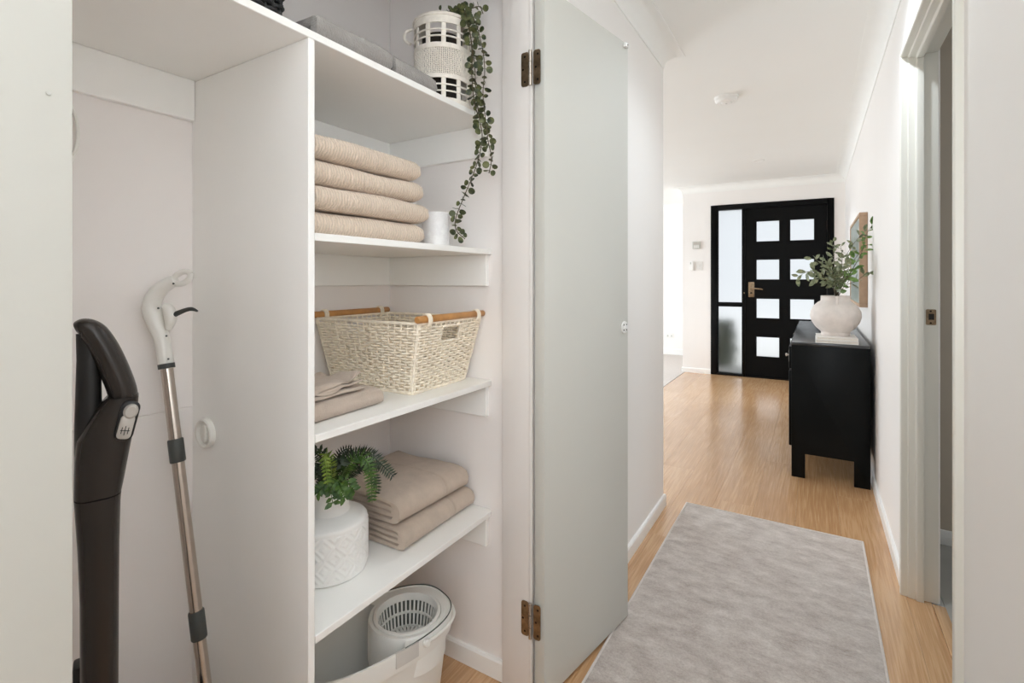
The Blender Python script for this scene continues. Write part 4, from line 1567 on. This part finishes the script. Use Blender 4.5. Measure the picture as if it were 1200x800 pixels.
# dark seal line around the wringer end, bridge deck and clips
m = MB()
pa = [oval(.2255, .1255, HBK + .0005, 96)[i] for i in range(96)]
run_ = [p for p in pa if p[1] > .02]
m.tube(run_, .0016, 6)
m.build('seal', 'dark_gap', BK)
dk = MB()
ov = [Vector(p) for p in oval(.2225, .1225, HBK - .003, 96) if p[1] > .01]
inn = []
for p in ov:
    v = Vector((p.x - WC[0], p.y - WC[1]))
    v.normalize()
    inn.append(Vector((WC[0] + v.x * (RW + .004), WC[1] + v.y * (RW + .004), HBK - .001)))
N_ = len(ov)
dk.add(list(ov) + inn, [(i, i + 1, N_ + i + 1, N_ + i) for i in range(N_ - 1)])
dk.build('deck', 'bucket', BK)
for s_ in (1, -1):
    pl = []
    seg_ = [p for p in oval(.2300, .1300, 0, 160) if -.01 < p[1] < .075 and p[0] * s_ > 0]
    seg_.sort(key=lambda p: p[1])
    o_ = []
    vs, fs = [], []
    for i, p in enumerate(seg_):
        q = Vector((p[0], p[1])).normalized() * .003
        for zz in (HBK - .036, HBK + .001):
            vs += [(p[0], p[1], zz), (p[0] - q.x * 1.8, p[1] - q.y * 1.8, zz)]
    for i in range(len(seg_) - 1):
        a = i * 4
        fs += [(a, a + 4, a + 6, a + 2), (a + 1, a + 3, a + 7, a + 5), (a, a + 1, a + 5, a + 4), (a + 2, a + 6, a + 7, a + 3)]
    e = (len(seg_) - 1) * 4
    fs += [(0, 2, 3, 1), (e, e + 1, e + 3, e + 2)]
    MB().add(vs, fs).build('clip', 'bucket_grey', BK)
    MB().lathe([(0, .006), (.008, .0055), (.010, .003), (.010, -.004)], 20).build('handle_pivot', 'bucket', BK, loc=(s_ * .130, .088, HBK - .012), rot=(0, s_ * PI / 2, 0))
# carrying handle folded down along the wringer end
hp_ = [Vector(p) for p in oval(.2335, .1335, HBK - .012, 120) if p[1] > .088]
hp_.sort(key=lambda p: -math.atan2(p.y, p.x))
MB().tube([Vector((p.x, p.y, p.z - .010 * math.sin(i / (len(hp_) - 1) * PI))) for i, p in enumerate(hp_)], .0042, 8, flat=1.2).build('carry_handle', 'bucket', BK)

# ------------------------------------------------------------------ rug
RG = thing('hall_rug', 'grey taupe hallway runner rug on the oak floor', 'rug', (0, 0, 0))
rx0, rx1, ry0, ry1 = -.588, .186, .62, 2.777
m = MB()
nx_, ny_ = 40, 90
vs, fs = [], []
for i in range(nx_ + 1):
    for j in range(ny_ + 1):
        x, y = rx0 + (rx1 - rx0) * i / nx_, ry0 + (ry1 - ry0) * j / ny_
        e = min(i, nx_ - i, j, ny_ - j)
        z_ = .0085 + (.0012 * noise.noise(Vector((x * 14, y * 9, 0))) + .0006 * noise.noise(Vector((x * 50, y * 40, 3)))) * (1 if e > 1 else .2) - (.003 if e == 0 else 0)
        vs.append((x, y, z_))
for i in range(nx_):
    for j in range(ny_):
        a = i * (ny_ + 1) + j
        fs.append((a, a + ny_ + 1, a + ny_ + 2, a + 1))
m.add(vs, fs)
m.build('pile', 'rug', RG, angle=80)
MB().box(rx0, rx1, ry0, ry1, .0004, .0045).build('backing', 'rug_edge', RG)
for xx in (rx0, rx1):
    MB().tube([(xx, ry0, .005), (xx, ry1, .005)], .0045, 8).build('binding', 'rug_edge', RG)
for yy in (ry0, ry1):
    MB().tube([(rx0, yy, .005), (rx1, yy, .005)], .0042, 8).build('binding', 'rug_edge', RG)

# ------------------------------------------------------------------ black console cabinet
CB = thing('console_cabinet', 'black lacquered console cabinet standing against the right hallway wall', 'cabinet', (.0745, 3.50, 0), 0)
cw, clen, chh = .3975, 1.85, .822
MB().box(-cw / 2 + .002, cw / 2 - .002, .022, clen - .022, .147, chh - .018).build('body', 'black_lacquer', CB, bevel=.002)
MB().box(-cw / 2, cw / 2, 0, clen, chh - .018, chh).build('top', 'black_gloss', CB, bevel=.003)
hw_ = cw / 2 - .001
arch = [(-hw_, 0), (-hw_ + .072, 0), (-hw_ + .072, .147), (hw_ - .078, .147), (hw_ - .078, 0), (hw_, 0), (hw_, chh - .018), (-hw_, chh - .018)]
for y0, y1 in ((.001, .022), (clen - .022, clen - .001)):
    MB().prism(arch, y0, y1, 'y').build('end_panel', 'black_lacquer', CB, bevel=.0015)
for sx in (-1, 1):
    for y0, y1 in ((.022, .075), (clen - .075, clen - .022)):
        x0, x1 = (sx * hw_, sx * (hw_ - .072))
        MB().box(min(x0, x1), max(x0, x1), y0, y1, 0, .147).build('leg', 'black_lacquer', CB, bevel=.0015)
for k in range(3):
    y0 = .03 + k * .6
    d = MB().box(-cw / 2 - .014, -cw / 2 + .002, y0, y0 + .585, .18, .64).build('door', 'black_lacquer', CB, bevel=.003)
    MB().lathe([(0, .018), (.008, .017), (.010, .012), (.005, .008), (.005, 0)], 16).build('knob', 'silver', d, loc=(-cw / 2 - .013, y0 + (.54 if k != 1 else .05), .42), rot=(0, -PI / 2, 0))
    d = MB().box(-cw / 2 - .014, -cw / 2 + .002, y0, y0 + .585, .655, .79).build('drawer', 'black_lacquer', CB, bevel=.003)
    pl = MB().prism([(y, z + .725) for y, z in rounded_plate(.11, .075, .012)], -cw / 2 - .0165, -cw / 2 - .013, 'x').build('pull_plate', 'silver', d, bevel=.001, loc=(0, y0 + (.10 if k == 0 else .29), 0))
    MB().lathe([(0, .022), (.009, .020), (.011, .014), (.005, .009), (.005, 0)], 16).build('knob', 'silver', d, loc=(-cw / 2 - .0155, y0 + (.10 if k == 0 else .29), .725), rot=(0, -PI / 2, 0))

# two books under the round vase
BKZ = chh + .0004
for i, (thk, w_, l_, rz, lb) in enumerate(((.019, .215, .27, 0.0, 'white hardcover book directly on the black cabinet'), (.016, .208, .262, .02, 'white hardcover book directly under the round vase'))):
    t = thing('coffee_table_book', lb, 'book', (.110, 3.655, BKZ), rz, 'books under the round vase')
    MB().box(-w_ / 2, w_ / 2, -l_ / 2, l_ / 2, 0, .003).build('back_cover', 'book_white', t, bevel=.0008)
    MB().box(-w_ / 2, w_ / 2, -l_ / 2, l_ / 2, thk - .003, thk).build('front_cover', 'book_white', t, bevel=.0008)
    MB().box(-w_ / 2 + .004, w_ / 2 - .004, -l_ / 2 + .004, l_ / 2 - .004, .003, thk - .003).build('pages', 'paper', t)
    MB().box(w_ / 2 - .003, w_ / 2, -l_ / 2, l_ / 2, .003, thk - .003).build('spine', 'book_white', t)
    BKZ += thk + .0004

# round stoneware vase with branches
VB = Vector((.108, 3.68, BKZ))
RVs = thing('round_vase', 'round pale stoneware vase with short neck on the stacked books', 'vase', VB)
MB().lathe([(0, 0), (.074, 0), (.077, .004), (.076, .020), (.080, .026), (.106, .050), (.127, .085), (.1355, .120), (.132, .150), (.116, .182), (.094, .204), (.081, .212), (.078, .216), (.077, .240), (.079, .243), (.076, .245), (.070, .243), (.069, .214), (.09, .19), (.12, .14), (.10, .06), (0, .02)], 56).build('body', 'stoneware', RVs, angle=50)
for k, a in enumerate((-1.5, 1.6)):
    MB().tube(smoothpts([(.076 * math.cos(a), .076 * math.sin(a), .236), (.100 * math.cos(a), .100 * math.sin(a), .232), (.106 * math.cos(a), .106 * math.sin(a), .212), (.098 * math.cos(a), .098 * math.sin(a), .200)], 4), .007, 8, flat=1.3).build('lug', 'stoneware', RVs)
BR = thing('leafy_branches', 'loose green leafy branches spreading from the round stoneware vase', 'plant', VB + Vector((0, 0, .03)))
OB = VB + Vector((0, 0, .03))
def branch(pts, seed, size=.026, density=.020, mat='branch_leaf', start=.25):
    rnd = random.Random(seed)
    P_ = [p - OB for p in smoothpts(pts, 8)]
    ln = [0]
    for i in range(1, len(P_)):
        ln.append(ln[-1] + (P_[i] - P_[i - 1]).length)
    b = MB().tube(P_, [.0026 * (1 - .7 * l / ln[-1]) for l in ln], 5).build('twig', 'stem', BR)
    m = MB()
    s_ = ln[-1] * start
    k = 0
    while s_ < ln[-1]:
        j = min(max(i for i in range(len(ln)) if ln[i] <= s_), len(P_) - 2)
        p = P_[j].lerp(P_[j + 1], (s_ - ln[j]) / max(1e-9, ln[j + 1] - ln[j]))
        t_ = (P_[j + 1] - P_[j]).normalized()
        k += 1
        a = k * 2.4
        e1 = t_.cross(Vector((.2, 1, .3))).normalized()
        e2 = t_.cross(e1)
        dd = (e1 * math.cos(a) + e2 * math.sin(a) + t_ * .7 + Vector((rnd.uniform(-.3, .3), rnd.uniform(-.3, .3), rnd.uniform(-.4, .3)))).normalized()
        wv = dd.cross(Vector((rnd.gauss(0, .6), rnd.gauss(-.8, .5), rnd.gauss(.3, .6)))).normalized()
        up_ = wv.cross(dd)
        s = size * rnd.uniform(.65, 1.2)
        st = p + dd * s * .35
        m.tube([p, st], .0008, 4, cap=False)
        L_, W_ = s * 1.9, s * .48
        out = [st]
        for q, (f, w_) in enumerate(((.15, .55), (.38, 1), (.62, .95), (.83, .6))):
            out.append(st + dd * L_ * f + wv * W_ * w_ + up_ * W_ * .25 * w_)
        out.append(st + dd * L_ - up_ * s * .1)
        for q, (f, w_) in enumerate(((.83, .6), (.62, .95), (.38, 1), (.15, .55))):
            out.append(st + dd * L_ * f - wv * W_ * w_ + up_ * W_ * .25 * w_)
        ms = [st + dd * L_ * f for f in (.15, .38, .62, .83)]
        n0 = len(out)
        fs = [(0, 1, n0), (0, n0, 9)]
        for q in range(3):
            fs += [(q + 1, q + 2, n0 + q + 1, n0 + q), (9 - q, n0 + q, n0 + q + 1, 8 - q)]
        fs += [(4, 5, n0 + 3), (n0 + 3, 5, 6)]
        m.add(out + ms, fs)
        s_ += density * .8 * rnd.uniform(.7, 1.3)
    m.build('foliage', mat, BR, angle=60, kind='stuff')
nk = VB + Vector((0, 0, .20))
def nkp(dx, dy): return nk + Vector((dx, dy, .03))
branch([nkp(0, 0), at(978, 335, 3.1), at(962, 322, 3.05), at(948, 318, 3.03), at(934, 325, 3.0)], 1)
branch([nkp(0, 0), at(977, 325, 3.1), at(966, 312, 3.05), at(953, 303, 3.0)], 2)
branch([nkp(0, 0), at(978, 325, 3.1), at(977, 300, 3.1), at(975, 283, 3.1)], 3, density=.017)
branch([nkp(0, .01), at(984, 325, 3.1), at(987, 302, 3.12), at(985, 288, 3.14)], 4)
branch([nkp(0, .01), at(990, 330, 3.1), at(1001, 312, 3.05), at(1010, 295, 3.02), at(1015, 275, 3.0), at(1024, 262, 3.0)], 5, density=.028, mat='branch_leaf_green')
branch([nkp(.01, .01), at(988, 325, 3.15), at(992, 300, 3.2), at(1003, 282, 3.2), at(1016, 268, 3.12)], 6, density=.030)
branch([nkp(.01, 0), at(990, 335, 3.08), at(1002, 330, 3.05), at(1013, 322, 3.0), at(1018, 318, 2.98)], 7, density=.030)
branch([nkp(0, 0), at(980, 332, 3.05), at(975, 318, 3.0), at(968, 305, 2.98)], 8, density=.016)
branch([nkp(0, 0), at(983, 330, 3.05), at(985, 315, 3.0), at(992, 308, 2.98)], 9, density=.016)
branch([nkp(0, 0), at(976, 335, 3.05), at(966, 328, 3.02), at(955, 326, 3.0)], 10, density=.016)
branch([nkp(0, 0), at(980, 338, 3.05), at(978, 325, 3.0), at(982, 318, 3.0)], 11, density=.014)
branch([nkp(0, 0), at(984, 338, 3.05), at(990, 328, 3.0), at(998, 322, 3.0)], 12, density=.018, mat='branch_leaf_green')
branch([nkp(0, 0), at(990, 322, 3.1), at(1002, 303, 3.1), at(1013, 290, 3.05), at(1018, 286, 3.03)], 13, density=.03, mat='branch_leaf_green')

# ------------------------------------------------------------------ oak frame with grey-green panel on the right wall
MR = thing('framed_panel', 'wide pale oak frame with grey-green glazing on the right wall above the cabinet', 'frame', (XR - .0005, 4.0, 1.02))
mw, mh, md, fw = 1.02, .625, .046, .022
for nm_, d in (('frame_rail', (-md, 0, 0, mw, 0, fw)), ('frame_rail', (-md, 0, 0, mw, mh - fw, mh)), ('frame_stile', (-md, 0, 0, fw, fw, mh - fw)), ('frame_stile', (-md, 0, mw - fw, mw, fw, mh - fw))):
    MB().box(*d).build(nm_, 'frame_wood', MR, bevel=.0015)
MB().box(-md + .006, -md + .012, fw - .004, mw - fw + .004, fw - .004, mh - fw + .004).build('print', 'print', MR, smooth=False)

# ------------------------------------------------------------------ small fittings
t = thing('smoke_detector', 'round white smoke detector on the hallway ceiling', 'detector', (-.50, 3.55, ZC))
MB().lathe([(0, -.012), (.075, -.012), (.075, 0), (0, 0)], 40).build('mount_plate', 'switch_white', t, angle=30)
MB().lathe([(.070, -.012), (.068, -.026), (.058, -.036), (.040, -.038), (.034, -.034), (.030, -.040), (.018, -.042), (0, -.042)], 40).build('cover', 'switch_white', t, angle=25)
MB().lathe([(0, -.0435), (.006, -.0435), (.007, -.041)], 16).build('test_button', 'switch_grey', t)
def downlight(x, y, label, watts, cone=130):
    t = thing('ceiling_downlight', label, 'downlight', (x, y, ZC))
    MB().lathe([(.036, -.002), (.045, -.005), (.055, -.003), (.056, 0), (.036, 0), (.036, -.002)], 40).build('trim_ring', 'switch_white', t, angle=25)
    MB().lathe([(0, -.001), (.036, -.001), (.036, 0)], 32).build('lens', 'ceramic', t)
    if watts:
        l = bpy.data.lights.new('downlight_lamp', 'SPOT')
        l.energy, l.color, l.shadow_soft_size = watts, DAY, .04
        l.spot_size, l.spot_blend = math.radians(cone), .9
        o = bpy.data.objects.new('downlight_lamp', l)
        COL.objects.link(o)
        o.parent = t
        o.location = (0, 0, -.008)
downlight(-.487, 5.6, 'small flush round downlight in the ceiling near the front door', 85, 125)
downlight(0.0, 2.15, 'small flush round downlight added out of view above the rug for fill light', 32, 150)  # unseen second downlight, added to brighten the rug and hall walls

def onwall(x, z):  # local to the end wall frame
    return (ewx(x), 0, z)
EWM = Matrix.Translation((-1.138, 6.775, 0)) @ Matrix.Rotation(math.atan(K), 4, 'Z')
def ewthing(name, label, cat, x, z):
    p = EWM @ Vector((ewx(x), 0, z))
    return thing(name, label, cat, p, math.atan(K))
t = ewthing('alarm_keypad', 'square grey alarm keypad on the wall left of the front door', 'keypad', -1.31, 1.65)
MB().prism(rounded_plate(.098, .096, .006), -.018, -.0003, 'y').build('case', 'switch_grey', t, bevel=.002)
MB().box(-.036, .036, -.0186, -.018, .008, .036).build('display', 'silver', t)
for i in range(3):
    for j in range(2):
        MB().box(-.03 + i * .022, -.014 + i * .022, -.0195, -.018, -.034 + j * .018, -.022 + j * .018).build('key', 'switch_white', t)
t = ewthing('intercom_handset', 'slim white intercom handset left of the light switch', 'intercom', -1.364, 1.383)
MB().prism(rounded_plate(.058, .123, .008), -.022, -.0003, 'y').build('case', 'switch_white', t, bevel=.002)
MB().prism([(x + .008, z) for x, z in rounded_plate(.022, .110, .008)], -.036, -.022, 'y').build('handset', 'switch_white', t, bevel=.003)
MB().box(-.024, -.008, -.0228, -.022, .022, .046).build('speaker', 'switch_grey', t)
t = ewthing('light_switch', 'white rectangular light switch beside the front door', 'switch', -1.28, 1.382)
MB().prism(rounded_plate(.086, .118, .005), -.009, -.0003, 'y').build('plate', 'switch_white', t, bevel=.0015)
for i in range(2):
    MB().box(-.016, .016, -.013, -.009, -.026 + i * .030, -.004 + i * .030).build('rocker', 'switch_white', t, bevel=.001)
t = thing('power_outlet', 'white double power outlet low on the far living room wall', 'outlet', (-2.00, 8.2, .31))
MB().prism(rounded_plate(.115, .075, .006), -.010, -.0003, 'y').build('plate', 'switch_white', t, bevel=.0015)
for s_ in (-1, 1):
    MB().box(s_ * .03 - .012, s_ * .03 + .012, -.0108, -.010, -.022, .004).build('socket', 'switch_grey', t)
    MB().box(s_ * .03 - .008, s_ * .03 + .008, -.014, -.010, .012, .026).build('rocker', 'switch_white', t, bevel=.001)
